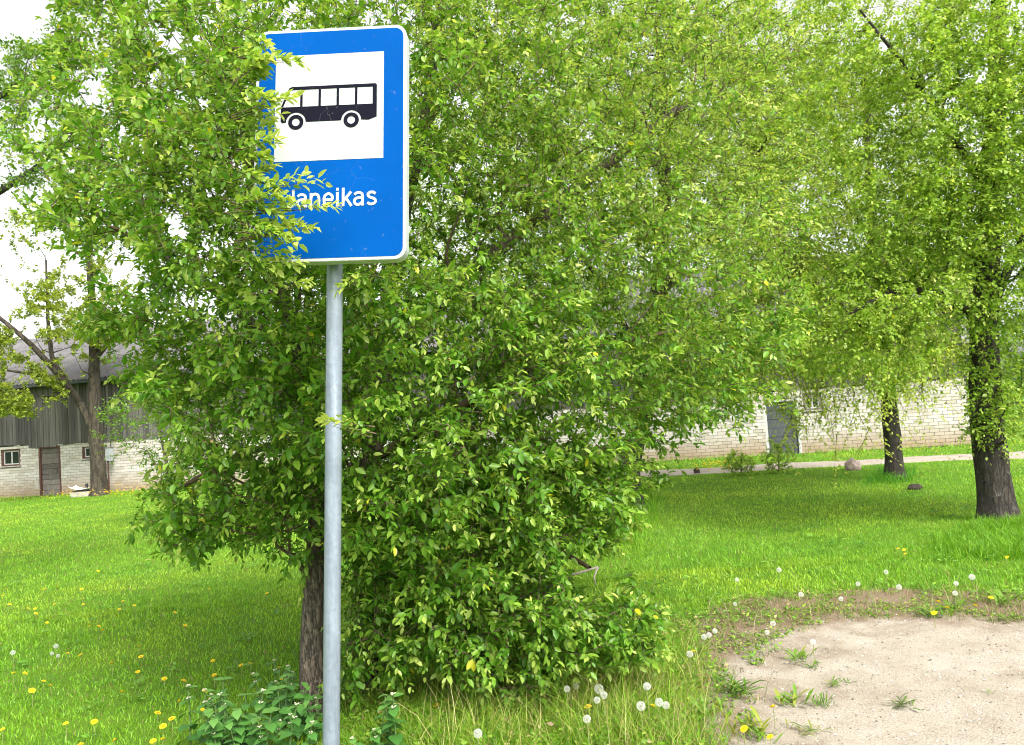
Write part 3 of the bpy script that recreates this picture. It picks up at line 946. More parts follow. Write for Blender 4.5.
def tubes(P, r, chains, sel, rough=0.0):
    V = []; Fq = []; nb = 0
    for c in chains:
        if len(c) < 2: continue
        pts = P[c]; rr = r[c].copy()
        if len(c) > 1 and rr[0] > rr[1] * 1.5: rr[0] = rr[1] * 1.15
        R_ = rr.max()
        if R_ < 0.006 and len(c) > 3:
            sl_ = sorted(set(list(range(0, len(c), 2)) + [len(c) - 1])); pts = pts[sl_]; rr = rr[sl_]; c = [c[q_] for q_ in sl_]
        if not sel(R_): continue
        ns = 3 if R_ < 0.005 else (5 if R_ < 0.02 else (9 if R_ < 0.06 else (14 if R_ < 0.16 else 34)))
        if R_ > 0.06:                                   # refine thick limbs so bark relief can be modelled
            k_ = 3
            tt = np.linspace(0, len(c) - 1, (len(c) - 1) * k_ + 1)
            pts = np.stack([np.interp(tt, np.arange(len(c)), pts[:, q]) for q in range(3)], 1); rr = np.interp(tt, np.arange(len(c)), rr)
            for _ in range(3): pts[1:-1] = 0.25 * pts[:-2] + 0.5 * pts[1:-1] + 0.25 * pts[2:]
        T = np.gradient(pts, axis=0); T = norm(T)
        ref = np.array((0.31, 0.87, 0.1)); a = norm(np.cross(T, ref)); b = np.cross(T, a)
        w = np.arange(ns) * 2 * math.pi / ns
        mod = np.ones((len(pts), ns))
        if rough > 0 and R_ > 0.03:
            zz_ = np.concatenate([[0], np.cumsum(np.linalg.norm(np.diff(pts, axis=0), axis=1))])
            g1 = fbm(np.cos(w)[None] * 2.2 + zz_[:, None] * 0.9, np.sin(w)[None] * 2.2 + zz_[:, None] * 0.4, 2.6)
            if R_ > 0.15:
                g3 = vnoise(np.cos(w)[None] * 7 + 20, np.sin(w)[None] * 7 + zz_[:, None] * 1.6 + 20, 1.0) * 0.6 + vnoise(np.cos(w)[None] * 13 + 9, np.sin(w)[None] * 13 + zz_[:, None] * 3.0, 1.0) * 0.4
                rr = rr * (1 + 0.38 * np.exp(-np.maximum(zz_ - 0.3, 0) / 0.16))
                g1 = g1 + (np.abs(g3 - 0.5) * 2 - 0.5) * 0.7
            mod = 1 + rough * (g1 - 0.5) * 2 + rough * 0.35 * np.sin(w[None] * 5 + zz_[:, None] * 1.5)
        ring = pts[:, None] + (rr[:, None] * mod)[..., None] * (a[:, None] * np.cos(w)[None, :, None] + b[:, None] * np.sin(w)[None, :, None])
        m = len(pts)
        V.append(ring.reshape(-1, 3))
        i_ = (np.arange(m - 1)[:, None] * ns + np.arange(ns)[None]); j_ = (np.arange(m - 1)[:, None] * ns + (np.arange(ns)[None] + 1) % ns)
        Fq.append((np.stack([i_, j_, j_ + ns, i_ + ns], -1).reshape(-1, 4)) + nb)
        nb += m * ns
    if not V: return None
    return np.concatenate(V), [np.concatenate(Fq)]

def shoots(P, r, ch, par, per, len_rng, nleaf, leaf_len, pal, center, rng, thr=0.006, up_b=0.25, out_b=0.5, droop=0.35, keep=None, nt_=0, vary=None):
    """leafy shoots on thin wood -> twig segments and leaf arrays"""
    idx = np.array([i_ for i_ in range(nt_, len(P)) if r[i_] < thr])
    tipm = np.array([len(ch[i_]) == 0 for i_ in idx])
    cnt = rng.poisson(per, len(idx)) + tipm.astype(int)
    src = np.repeat(idx, cnt)
    n_ = len(src)
    B = P[src]
    pd = norm(P[src] - P[np.maximum(par[src], 0)])
    out = norm(B - center)
    D = norm(rng.normal(0, 0.75, (n_, 3)) + pd * 0.7 + out * out_b + np.array((0, 0, up_b)))
    Ls = rng.uniform(*len_rng, n_)
    # quadratic droop
    mid_ = B + D * (Ls * 0.55)[:, None] - np.array((0, 0, 1)) * (droop * Ls * 0.16)[:, None]
    if keep is not None:
        k_ = keep(mid_, rng)
        B, D, Ls = B[k_], D[k_], Ls[k_]; n_ = len(B)
    tl = (np.arange(nleaf) + 0.6) / nleaf
    t_ = np.clip(tl[None] + rng.normal(0, 0.02, (n_, nleaf)), 0.03, 1)
    pos = B[:, None] + D[:, None] * (Ls[:, None] * t_)[..., None]
    pos[..., 2] -= droop * Ls[:, None] * t_ ** 2 * 0.5
    tan = D[:, None] - np.array((0, 0, 1)) * (droop * t_)[..., None]
    tan = norm(tan)
    a = norm(np.cross(tan, np.array((0.2, 0.3, 1.0)))); b = np.cross(tan, a)
    ang = np.arange(nleaf)[None] * 2.4 + rng.uniform(0, 6.28, (n_, 1)) + rng.normal(0, 0.4, (n_, nleaf))
    rad = a * np.cos(ang)[..., None] + b * np.sin(ang)[..., None]
    ld = norm(tan * (0.45 + 0.6 * t_[..., None] ** 2) + rad * 0.8 + np.array((0, 0, -0.22)) + rng.normal(0, 0.18, tan.shape))
    ln = norm(np.array((0, 0, 1.0)) + tan * 0.25 + rng.normal(0, 0.42, tan.shape))
    ll = leaf_len * (0.62 + 0.5 * np.sin(np.pi * (0.2 + 0.72 * t_))) * rng.uniform(0.5, 1.25, t_.shape) * rng.uniform(0.75, 1.15, (n_, 1))
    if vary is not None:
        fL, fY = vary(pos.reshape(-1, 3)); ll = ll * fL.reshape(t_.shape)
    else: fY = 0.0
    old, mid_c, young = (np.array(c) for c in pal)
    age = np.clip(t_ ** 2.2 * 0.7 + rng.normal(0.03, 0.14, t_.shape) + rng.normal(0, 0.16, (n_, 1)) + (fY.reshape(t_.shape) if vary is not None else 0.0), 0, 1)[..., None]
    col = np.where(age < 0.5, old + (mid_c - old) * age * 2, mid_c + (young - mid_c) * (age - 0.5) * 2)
    col = col * rng.uniform(0.8, 1.2, t_.shape)[..., None]
    # tawny/yellow odd leaves
    odd = rng.random(t_.shape) < 0.006
    col[odd] = np.array((0.55, 0.55, 0.03))
    tip = B + D * Ls[:, None]; tip[:, 2] -= droop * Ls * 0.5
    mdl = B + D * (Ls * 0.5)[:, None]; mdl[:, 2] -= droop * Ls * 0.125
    return (pos.reshape(-1, 3), ld.reshape(-1, 3), ln.reshape(-1, 3), ll.ravel(), col.reshape(-1, 3)), (B, mdl, tip)

def twig_mesh(segs, r=0.0016):
    B, M_, T = segs
    n_ = len(B)
    if n_ == 0: return None
    ring = np.array([(math.cos(a), math.sin(a)) for a in (0, 2.094, 4.189)])
    d_ = norm(M_ - B); a = norm(np.cross(d_, np.array((0.21, 0.3, 0.93)))); b = np.cross(d_, a)
    V = np.concatenate([B[:, None] + r * 1.4 * (a[:, None] * ring[None, :, :1] + b[:, None] * ring[None, :, 1:]), T[:, None]], 1)
    f = np.array([(0, 1, 3), (1, 2, 3), (2, 0, 3)])[None] + (np.arange(n_) * 4)[:, None, None]
    return V.reshape(-1, 3), [f.reshape(-1, 3)]

def ell(c, rad, n, rng, shell=0.45):
    u = norm(rng.normal(0, 1, (n, 3)))
    rr = rng.random(n) ** (1 / 3)
    rr = rr * (1 - shell) + shell * np.sqrt(rr)
    return np.asarray(c) + u * rr[:, None] * np.asarray(rad)

def build_tree(name, label, trunks, A, bark, leafmat, pal, group=None, rough=0.1, bf=0.35, tip=0.0022, per=1.0, len_rng=(0.12, 0.3), nleaf=10, leaf_len=0.05,
               thr=0.006, tmpl=LEAF2, fc=LEAF2_F, keep=None, leafkeep=None, width=1.0, up_b=0.25, droop=0.35, twig_r=0.0016, extra=None, singles=0, seed=1, pw=2.3, lean_out=0.5, cat='tree', vary=None):
    rng = np.random.default_rng(seed)
    base = np.array(trunks[0][0][0], float)
    P, par, nt_, trad = grow(trunks, A, bf)
    P, par, r, ch, chains = branch_meshes(P, par, nt_, trad, tip, pw, rng)
    root = empty(name, (base[0], base[1], 0.0))
    tag(root, label, cat, group)
    o3 = np.array((base[0], base[1], 0.0))
    g = tubes(P, r, chains, lambda q: q > 0.045, rough)
    if g: link('trunk', mesh_np('trunk', g[0] - o3, g[1], bark, smooth=True), root)
    g = tubes(P, r, chains, lambda q: q <= 0.045)
    if g: link('branches', mesh_np('branches', g[0] - o3, g[1], M_TWIG if bark is M_BARK else bark, smooth=True), root)
    (B, D, N, L, C), segs = shoots(P, r, ch, par, per, len_rng, nleaf, leaf_len, pal, A.mean(0), rng, thr, up_b, lean_out, droop, keep, nt_, vary)
    qf = proj(B)                                      # crown beyond the picture needs fewer leaves
    k_ = ((qf[:, 0] > -160) & (qf[:, 0] < W + 160) & (qf[:, 1] > -130)) | (rng.random(len(B)) < 0.22)
    B, D, N, L, C = B[k_], D[k_], N[k_], L[k_], C[k_]
    if leafkeep is not None:
        k_ = leafkeep(B + D * (L * 0.5)[:, None]); B, D, N, L, C = B[k_], D[k_], N[k_], L[k_], C[k_]
        k2 = leafkeep(segs[1]) & leafkeep(segs[2]); segs = tuple(s_[k2] for s_ in segs)
    if extra is not None:
        (b2, d2_, n2_, l2, c2_), s2 = extra(rng)
        B, D, N, L, C = (np.concatenate(z) for z in ((B, b2), (D, d2_), (N, n2_), (L, l2), (C, c2_)))
        segs = tuple(np.concatenate(z) for z in zip(segs, s2))
    if tmpl is LEAF2:
        kt = rng.random(len(segs[0])) < 0.5; segs = tuple(s_[kt] for s_ in segs)
    g = twig_mesh(segs, twig_r)
    if g: tag(link('twigs', mesh_np('twigs', g[0] - o3, g[1], M_TWIG), root), kind='stuff')
    if singles:
        # the leaves that show largest are single objects
        q = proj(B)
        vis = (q[:, 0] > 5) & (q[:, 0] < W - 5) & (q[:, 1] > 5) & (q[:, 1] < H - 5)
        score = np.where(vis, L / np.maximum(q[:, 2], 0.5), -1)
        pick = np.argsort(-score)[:singles]
        msk = np.ones(len(B), bool); msk[pick] = False
        # shared leaf meshes in a few tints
        tints = np.array([pal[0], (np.array(pal[0]) + pal[1]) / 2, pal[1], (np.array(pal[1]) + pal[2]) / 2, pal[2]])
        mes = [mesh_np('leaf', LEAF6 * np.array((1, width, 1)), LEAF6_F, leafmat, col=np.repeat(t_[None], 8, 0)) for t_ in tints]
        for i_ in pick:
            d_ = norm(D[i_][None])[0]; s_ = norm(np.cross(N[i_], d_)[None])[0]; n_ = np.cross(d_, s_)
            k_ = int(np.abs(tints - C[i_]).sum(1).argmin())
            o = link('leaf', mes[k_], root)
            p_ = B[i_] - o3; l_ = L[i_]
            o.matrix_local = Matrix(((d_[0] * l_, s_[0] * l_, n_[0] * l_, p_[0]), (d_[1] * l_, s_[1] * l_, n_[1] * l_, p_[1]), (d_[2] * l_, s_[2] * l_, n_[2] * l_, p_[2]), (0, 0, 0, 1)))
        B, D, N, L, C = B[msk], D[msk], N[msk], L[msk], C[msk]
    small = L * F / np.maximum(proj(B)[:, 2], 0.5) < 6.5
    if tmpl is LEAF2: small[:] = True
    Va, Fa, Ca = leaves_mesh(B[~small], D[~small], N[~small], L[~small], width, C[~small], tmpl, fc)
    Vb, Fb, Cb = leaves_mesh(B[small], D[small], N[small], L[small], width, C[small], LEAF2, LEAF2_F)
    Fb = [f + len(Va) for f in Fb]
    tag(link('foliage', mesh_np('foliage', np.concatenate([Va, Vb]) - o3, Fa + Fb, leafmat, col=np.concatenate([Ca, Cb])), root), kind='stuff')
    print(name, 'nodes', len(P), 'leaves', len(B))
    return root

# --- the big plum beside the sign
PAL_PLUM = ((0.10, 0.255, 0.018), (0.245, 0.41, 0.045), (0.52, 0.60, 0.14))
PLUM_POLY = [(20, -400), (60, 20), (12, 90), (2, 150), (12, 200), (40, 235), (88, 262), (96, 300), (80, 330), (118, 390), (175, 425), (150, 500), (135, 545), (200, 560), (262, 540), (290, 590),
             (300, 690), (345, 700), (400, 690), (480, 705), (545, 700), (575, 675), (640, 668), (668, 640), (655, 590), (610, 575), (628, 520), (675, 480), (672, 448), (720, 432), (795, 405), (815, 330), (800, 260), (830, 200), (800, 100), (830, -20), (820, -400)]
HOLES = [[(560, 560), (612, 545), (625, 590), (585, 600)], [(545, 695), (575, 672), (620, 690), (600, 740)], [(395, 700), (420, 650), (470, 690), (440, 745)]]
SIGN_Q = [(256, 28), (412, 20), (412, 262), (345, 268), (345, 745), (320, 745), (320, 268), (256, 268)]
def plum_keep(Pm, rng):
    q = proj(Pm)
    j = rng.normal(0, 7, (len(Pm), 2))
    k_ = in_poly(q[:, 0] + j[:, 0], q[:, 1] + j[:, 1], PLUM_POLY) | (q[:, 1] < -20)
    for h in HOLES: k_ &= ~in_poly(q[:, 0], q[:, 1], h)
    # the bare foot of the stem and the open lawn beside it
    k_ &= ~((q[:, 0] < 330) & (q[:, 1] > 560) & (rng.random(len(Pm)) < np.where(q[:, 0] > 285, 0.6, 0.95)))
    k_ &= ~((q[:, 0] > 292) & (q[:, 0] < 328) & (q[:, 1] > 490) & (q[:, 2] < 4.75) & (rng.random(len(Pm)) < 0.35))
    k_ &= (q[:, 2] > 2.5) & (Pm[:, 2] > 0.12)
    k_ &= ~((clump(Pm) > 0.565) & (Pm[:, 2] > 1.3) & (rng.random(len(Pm)) < 0.5))
    # thin places where sky shows
    th = fbm(q[:, 0], q[:, 1], 0.022)
    edge = (q[:, 0] < 210) & (q[:, 1] < 400) & (th > 0.64)
    k_ &= ~(edge & (rng.random(len(Pm)) < 0.8))
    return k_
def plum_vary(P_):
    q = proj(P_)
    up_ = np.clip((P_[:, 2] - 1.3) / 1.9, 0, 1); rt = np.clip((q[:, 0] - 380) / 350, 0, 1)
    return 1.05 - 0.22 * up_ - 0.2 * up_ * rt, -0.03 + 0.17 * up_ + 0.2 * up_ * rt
def clump(P_):
    return 0.5 * fbm(P_[:, 0] + 0.7 * P_[:, 1], P_[:, 2] + 5, 2.4) + 0.5 * fbm(P_[:, 1] + 31, P_[:, 2] + 0.4 * P_[:, 0], 2.4)
def plum_leafkeep(Pm):
    q = proj(Pm)
    bad = in_poly(q[:, 0], q[:, 1], SIGN_Q) & (q[:, 2] < SD + 0.16)
    bad |= (q[:, 2] < 2.55)
    # nothing grows through the plate or the pole
    loc = Pm - sc_c
    bad |= (np.abs(loc @ ex) < HW + 0.02) & (np.abs(loc @ ey) < HH + 0.02) & (np.abs(loc @ ez) < 0.13)
    return ~bad
rg = np.random.default_rng(11)
g1 = ground(312, 716); g2 = ground(370, 694)
T1 = [g1 + (0, 0, -0.25), g1 + (0, 0, 0.0), at(311, 650, g1[1]), at(316, 560, g1[1] + 0.02), at(322, 470, g1[1] + 0.1), at(300, 350, g1[1] + 0.2), at(262, 230, g1[1] + 0.25), at(240, 90, 4.9)]
T2 = [g2 + (0, 0, -0.25), g2, at(366, 600, g2[1]), at(362, 500, g2[1] + 0.05), at(385, 390, g2[1] + 0.15), at(430, 308, g2[1] + 0.2), at(510, 240, g2[1] + 0.35), at(600, 170, g2[1] + 0.5), at(690, 100, g2[1] + 0.7)]
T3 = [at(372, 440, g2[1] + 0.1), at(385, 300, g2[1] + 0.25), at(420, 150, g2[1] + 0.35), at(440, 20, 5.3), at(450, -120, 5.4)]
T4 = [at(372, 560, g2[1] + 0.05), at(430, 500, g2[1] - 0.05), at(500, 525, g2[1] - 0.15), at(570, 555, g2[1] - 0.2), at(590, 568, 4.5)]
T5 = [at(318, 440, g1[1] + 0.1), at(270, 440, g1[1] + 0.25), at(210, 470, g1[1] + 0.3), at(160, 500, 4.85)]
T6 = [at(305, 370, g1[1] + 0.2), at(250, 320, 4.6), at(190, 270, 4.55), at(120, 230, 4.6)]
T7 = [at(372, 460, g2[1] + 0.1), at(470, 400, 4.95), at(570, 350, 5.1), at(680, 330, 5.3)]
T8 = [at(395, 640, 4.95), at(400, 560, 4.85), at(440, 480, 4.75), at(470, 430, 4.6)]
ELS = [((420, 200), 4.9, (1.5, 1.5, 1.7), 620), ((205, 290), 4.6, (1.05, 1.3, 1.35), 640), ((500, 560), 4.75, (0.95, 0.75, 0.85), 760), ((430, 640), 4.7, (0.6, 0.5, 0.4), 160), ((590, 620), 4.5, (0.45, 0.5, 0.35), 130), ((640, 300), 5.3, (1.2, 1.3, 1.35), 520),
       ((390, 20), 4.9, (2.2, 1.7, 1.0), 760), ((130, 110), 4.7, (0.8, 0.9, 0.7), 260), ((300, 520), 4.45, (0.2, 0.3, 0.4), 70), ((690, 350), 5.3, (0.7, 0.7, 0.6), 160), ((205, 505), 4.8, (0.55, 0.7, 0.3), 120), ((430, 400), 4.5, (1.1, 0.9, 0.9), 600), ((720, 180), 5.7, (0.8, 1.0, 1.5), 220),
       ((250, 140), 4.0, (0.75, 1.0, 0.9), 330), ((330, 330), 3.75, (0.5, 0.42, 0.55), 90), ((430, 170), 5.6, (1.1, 0.8, 1.2), 260), ((400, 340), 5.4, (1.3, 0.8, 1.1), 300), ((150, 80), 4.9, (0.8, 1.0, 0.8), 150), ((105, 165), 4.8, (0.75, 0.9, 0.75), 260), ((165, 360), 4.8, (0.5, 0.6, 0.4), 150), ((590, 90), 5.2, (1.3, 1.4, 1.2), 520)]
A = []
for (px, py), d_, rad, n_ in ELS:
    A.append(ell(at(px, py, d_), rad, int(n_ * 1.5), rg))
A = np.concatenate(A)
A = A[plum_keep(A, rg) & plum_leafkeep(A) & (A[:, 2] > 0.15) & (A[:, 2] < 5.2)]
TREE_T = [(T1, 0.078, 0.03, False), (T2, 0.085, 0.03, False), (T3, 0.05, 0.02, True), (T4, 0.035, 0.012, True), (T5, 0.03, 0.01, True), (T6, 0.035, 0.012, True), (T7, 0.035, 0.012, True), (T8, 0.03, 0.012, True)]
# twigs that hang in front of the sign's left side and one across the pole
SPRAYS = [((236, 70, 2.86), (268, 66, 2.84), 9), ((236, 105, 2.86), (270, 118, 2.84), 9), ((236, 160, 2.86), (268, 156, 2.84), 9), ((236, 180, 2.86), (276, 192, 2.82), 9), ((236, 205, 2.86), (282, 212, 2.82), 10), ((236, 225, 2.86), (284, 232, 2.82), 10), ((236, 250, 2.86), (290, 254, 2.82), 10), ((240, 262, 2.86), (278, 268, 2.84), 9), ((236, 50, 2.9), (264, 58, 2.88), 8),
          ((238, 60, 2.86), (300, 62, 2.82), 9), ((240, 40, 2.95), (272, 48, 2.90), 8), ((236, 92, 2.84), (272, 104, 2.80), 9), ((236, 118, 2.85), (293, 98, 2.80), 7), ((240, 150, 2.86), (280, 140, 2.82), 9),
          ((240, 205, 2.84), (318, 178, 2.78), 9), ((238, 215, 2.86), (336, 206, 2.76), 10), ((240, 228, 2.85), (300, 222, 2.8), 9), ((238, 245, 2.86), (316, 228, 2.8), 9), ((238, 270, 2.9), (300, 262, 2.83), 8), ((244, 185, 2.9), (272, 170, 2.86), 8),
          ((246, 80, 2.9), (266, 74, 2.86), 6), ((262, 300, 2.9), (305, 285, 2.85), 8), ((375, 436, 2.95), (322, 420, 2.84), 7), ((372, 270, 3.1), (336, 290, 2.92), 5), ((236, 130, 2.9), (268, 128, 2.85), 8), ((240, 232, 2.8), (292, 240, 2.77), 8), ((238, 195, 2.82), (290, 200, 2.78), 9)]
def plum_extra(rng):
    out = [[], [], [], [], []]; sg = [[], [], []]
    pal = [np.array(c) for c in PAL_PLUM]
    for a, b_, nl in SPRAYS:
        p0, p1 = at(*a), at(*b_)
        for rep in range(3):
            q1 = p1 + rng.normal(0, 0.014, 3) if rep else p1
            q0 = p0 + rng.normal(0, 0.02, 3)
            t_ = np.linspace(0.12, 1, nl * 2)
            pos = q0 + (q1 - q0) * t_[:, None]; pos[:, 2] += 0.02 * np.sin(np.pi * t_)
            tan = norm(np.repeat((q1 - q0)[None], len(t_), 0))
            aa = norm(np.cross(tan, np.array((0.1, 0.2, 1.0)))); bb = np.cross(tan, aa)
            an = np.arange(len(t_)) * 2.4 + rng.uniform(0, 6)
            D = norm(tan * (0.5 + 0.5 * t_[:, None]) + 0.8 * (aa * np.cos(an)[:, None] + bb * np.sin(an)[:, None]) + (0, 0, -0.15))
            N = norm(np.array((0, 0, 1.0)) + rng.normal(0, 0.45, D.shape))
            age = np.clip(0.35 + 0.6 * t_ + rng.normal(0, 0.2, len(t_)), 0, 1)[:, None]
            C = np.where(age < 0.5, pal[0] + (pal[1] - pal[0]) * age * 2, pal[1] + (pal[2] - pal[1]) * (age * 2 - 1))
            L = rng.uniform(0.022, 0.048, len(t_))
            for l, v in zip(out, (pos, D, N, L, C)): l.append(v)
            sg[0].append(q0); sg[1].append((q0 + q1) / 2 + (0, 0, 0.02)); sg[2].append(q1)
    return tuple(np.concatenate(v) for v in out), tuple(np.array(v) for v in sg)
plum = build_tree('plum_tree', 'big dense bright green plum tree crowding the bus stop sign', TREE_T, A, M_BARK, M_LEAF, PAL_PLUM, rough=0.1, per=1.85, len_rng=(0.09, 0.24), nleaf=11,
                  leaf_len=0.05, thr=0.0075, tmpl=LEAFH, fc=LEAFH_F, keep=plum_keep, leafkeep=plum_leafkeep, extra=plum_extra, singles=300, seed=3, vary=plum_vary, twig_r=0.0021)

# --- the row of trees on the right
PAL_R = ((0.22, 0.37, 0.035), (0.37, 0.52, 0.07), (0.58, 0.65, 0.15))
PAL_Y = ((0.26, 0.38, 0.04), (0.42, 0.53, 0.08), (0.62, 0.66, 0.17))
BX = [560, 680, 740, 775, 790, 830, 852, 880, 900, 925, 945, 958, 966, 1006, 1011, 1040, 1300]
BY = [430, 440, 430, 415, 462, 470, 484, 474, 440, 412, 388, 372, 490, 495, 440, 455, 470]
def right_keep(Pm, rng):
    q = proj(Pm)
    lim = np.interp(q[:, 0], BX, BY) + rng.normal(0, 8, len(Pm))
    k_ = (q[:, 1] < lim)
    th = fbm(q[:, 0] + 400, q[:, 1], 0.03)
    k_ &= ~((q[:, 1] > 375) & (q[:, 0] < 960) & (th > 0.52) & (rng.random(len(Pm)) < 0.75))
    k_ &= ~((q[:, 1] > 395) & (q[:, 0] < 775) & (rng.random(len(Pm)) < 0.8))
    return k_
rg = np.random.default_rng(21)
def pts(*ps): return [np.array(at(*p)) for p in ps]
def attract(ells, keep, rng, zmin=0.3):
    A_ = np.concatenate([ell(at(*c), rad, n_, rng) for c, rad, n_ in ells])
    return A_[keep(A_, rng) & (A_[:, 2] > zmin)]

b0 = ground(999, 521)
d0 = float(proj(b0)[2])
TR = [[b0 + (0, 0, -0.3), b0, *pts((992, 470, d0), (986, 400, d0 + .05), (984, 330, d0 + .05), (988, 240, d0 + .1), (996, 120, d0 + .2), (1000, -40, d0 + .2), (1004, -220, d0 + .3))],
      pts((984, 335, d0), (968, 308, d0 - .1), (940, 292, d0 - .3), (890, 290, d0 - .5), (840, 320, d0 - .6)), pts((986, 320, d0), (1008, 270, d0), (1040, 200, d0 - .2)),
      pts((990, 200, d0), (950, 130, d0 - .1), (900, 60, d0 - .3), (860, 10, d0 - .5))]
A = attract([((990, 120, d0), (1.5, 1.5, 1.9), 420), ((900, 150, d0 - .2), (1.5, 1.3, 1.6), 380), ((1060, 200, d0), (1.2, 1.2, 1.9), 250), ((870, 320, d0 - .4), (0.9, 0.9, 0.9), 190),
             ((960, -120, d0), (2.4, 1.8, 1.2), 240), ((984, 385, d0 - .1), (0.26, 0.34, 0.85), 50), ((985, 240, d0 - .7), (0.8, 0.5, 1.0), 200), ((990, 80, d0 - .8), (0.9, 0.5, 1.2), 180), ((1035, 380, d0 + .4), (0.5, 0.8, 0.9), 60)], right_keep, rg)
build_tree('leafy_tree', 'near right tree with thick rough dark trunk and sprouting leaves', [(TR[0], 0.205, 0.03, False), (TR[1], 0.06, 0.015, True), (TR[2], 0.07, 0.02, True), (TR[3], 0.045, 0.012, True)], A,
           M_DARKBARK, M_FINE, PAL_R, rough=0.11, bf=0.3, tip=0.0030, per=3.4, len_rng=(0.14, 0.4), nleaf=10, leaf_len=0.05, thr=0.014, keep=right_keep, droop=0.9, twig_r=0.0022, seed=5, width=1.25, group='trees along the lawn on the right')
def strands(boxes, pal, L0, hang, nl, d0):
    def f(rng):
        out = [[], [], [], [], []]; sg = [[], [], []]
        pal_ = [np.array(c) for c in pal]
        for x0, x1, y0, y1, n_, dz_ in boxes:
            for _ in range(n_):
                px_ = rng.uniform(x0, x1)
                p0 = at(px_, rng.uniform(y0, y1), d0 - rng.uniform(*dz_))
                h_ = rng.uniform(*hang); sw = rng.normal(0, 0.42, 2) * h_
                t_ = np.sort(rng.random(nl)); pos = p0 + np.stack([sw[0] * t_ ** 2, sw[1] * t_ ** 2, -h_ * t_], 1)
                a_ = rng.uniform(0, 6.28, nl)
                D = norm(np.stack([np.cos(a_), np.sin(a_), np.full(nl, -0.7)], 1)); N = norm(np.array((0, 0, 1.0)) + rng.normal(0, 0.5, (nl, 3)))
                ag = np.clip(0.3 + 0.5 * t_ + rng.normal(0, 0.2, nl), 0, 1)[:, None]
                C = np.where(ag < 0.5, pal_[0] + (pal_[1] - pal_[0]) * ag * 2, pal_[1] + (pal_[2] - pal_[1]) * (ag * 2 - 1)) * rng.uniform(0.8, 1.2, (nl, 1))
                for l, v in zip(out, (pos, D, N, L0 * rng.uniform(0.5, 1.2, nl), C)): l.append(v)
                for e in (0, 0.45):
                    i_ = int(e * nl)
                    sg[0].append(p0 if e == 0 else pos[i_]); j_ = int((e + 0.55) * nl) - 1
                    sg[1].append(pos[(i_ + j_) // 2]); sg[2].append(pos[j_])
        return tuple(np.concatenate(v) for v in out), tuple(np.array(v) for v in sg)
    return f
# drooping twiggy tree further back
b0 = ground(895, 479); d0 = float(proj(b0)[2])
TR = [[b0 + (0, 0, -0.3), b0, *pts((893, 440, d0), (888, 390, d0), (880, 330, d0), (872, 220, d0), (865, 80, d0))], pts((884, 360, d0), (850, 310, d0 - .3), (800, 290, d0 - .6), (770, 330, d0 - .8)), pts((876, 280, d0), (920, 210, d0), (960, 180, d0)),
      pts((874, 240, d0), (820, 170, d0 - .2), (770, 120, d0 - .4))]
A = attract([((850, 210, d0 - .3), (2.1, 1.8, 2.6), 560), ((800, 330, d0 - .6), (1.3, 1.1, 1.9), 420), ((920, 300, d0 - .2), (1.2, 1.2, 1.7), 300), ((835, 370, d0 - .9), (1.0, 0.8, 0.7), 150), ((770, 180, d0 - .4), (1.6, 1.4, 2.4), 380), ((820, 0, d0), (3.0, 2.0, 2.4), 380)], right_keep, rg)
build_tree('leafy_tree', 'middle distance tree with slim grey trunk and drooping twigs before the barn', [(TR[0], 0.165, 0.06, False)] + [(t_, 0.06, 0.02, True) for t_ in TR[1:]], A,
           M_DARKBARK, M_FINE, PAL_Y, rough=0.1, bf=0.25, tip=0.004, per=3.2, len_rng=(0.2, 0.5), nleaf=10, leaf_len=0.06, thr=0.018, keep=right_keep, droop=0.9, twig_r=0.004, seed=6, extra=strands([(770, 925, 310, 390, 210, (0.2, 1.6)), (790, 890, 380, 415, 40, (0.8, 2.2)), (900, 955, 310, 360, 60, (0.2, 1.2)), (700, 760, 330, 370, 50, (0.3, 1.6)), (690, 770, 300, 345, 30, (0.3, 1.2))], PAL_Y, 0.07, (0.3, 1.45), 22, d0), group='trees along the lawn on the right')
# tree behind the plum
b0 = ground(632, 509); d0 = float(proj(b0)[2])
TR = [[b0 + (0, 0, -0.3), b0, *pts((628, 470, d0), (640, 420, d0), (655, 340, d0), (665, 200, d0), (660, 40, d0))], pts((648, 370, d0), (600, 280, d0), (540, 200, d0)), pts((658, 300, d0), (710, 220, d0 - .3), (760, 150, d0 - .5))]
def back_keep(Pm, rng):
    q = proj(Pm)
    return (q[:, 1] < np.interp(q[:, 0], [300, 560, 640, 700, 780, 830], [330, 400, 430, 420, 360, 250]) + rng.normal(0, 8, len(Pm)))
A = attract([((670, 150, d0), (2.2, 1.9, 2.7), 520), ((600, 200, d0), (1.7, 1.6, 2.2), 300), ((720, 60, d0), (2.4, 1.8, 2.2), 400), ((560, 20, d0), (2.4, 1.8, 1.8), 260), ((470, 170, d0), (1.6, 1.4, 2.4), 300), ((690, 350, d0 - .5), (1.1, 0.9, 1.0), 160)], back_keep, rg)
build_tree('leafy_tree', 'tree with stout dark leaning trunk half hidden behind the plum', [(TR[0], 0.2, 0.07, False)] + [(t_, 0.07, 0.02, True) for t_ in TR[1:]], A,
           M_DARKBARK, M_FINE, PAL_R, rough=0.1, bf=0.3, tip=0.004, per=3.2, len_rng=(0.18, 0.45), nleaf=10, leaf_len=0.06, thr=0.018, keep=back_keep, droop=0.6, twig_r=0.003, seed=8, group='trees along the lawn on the right')
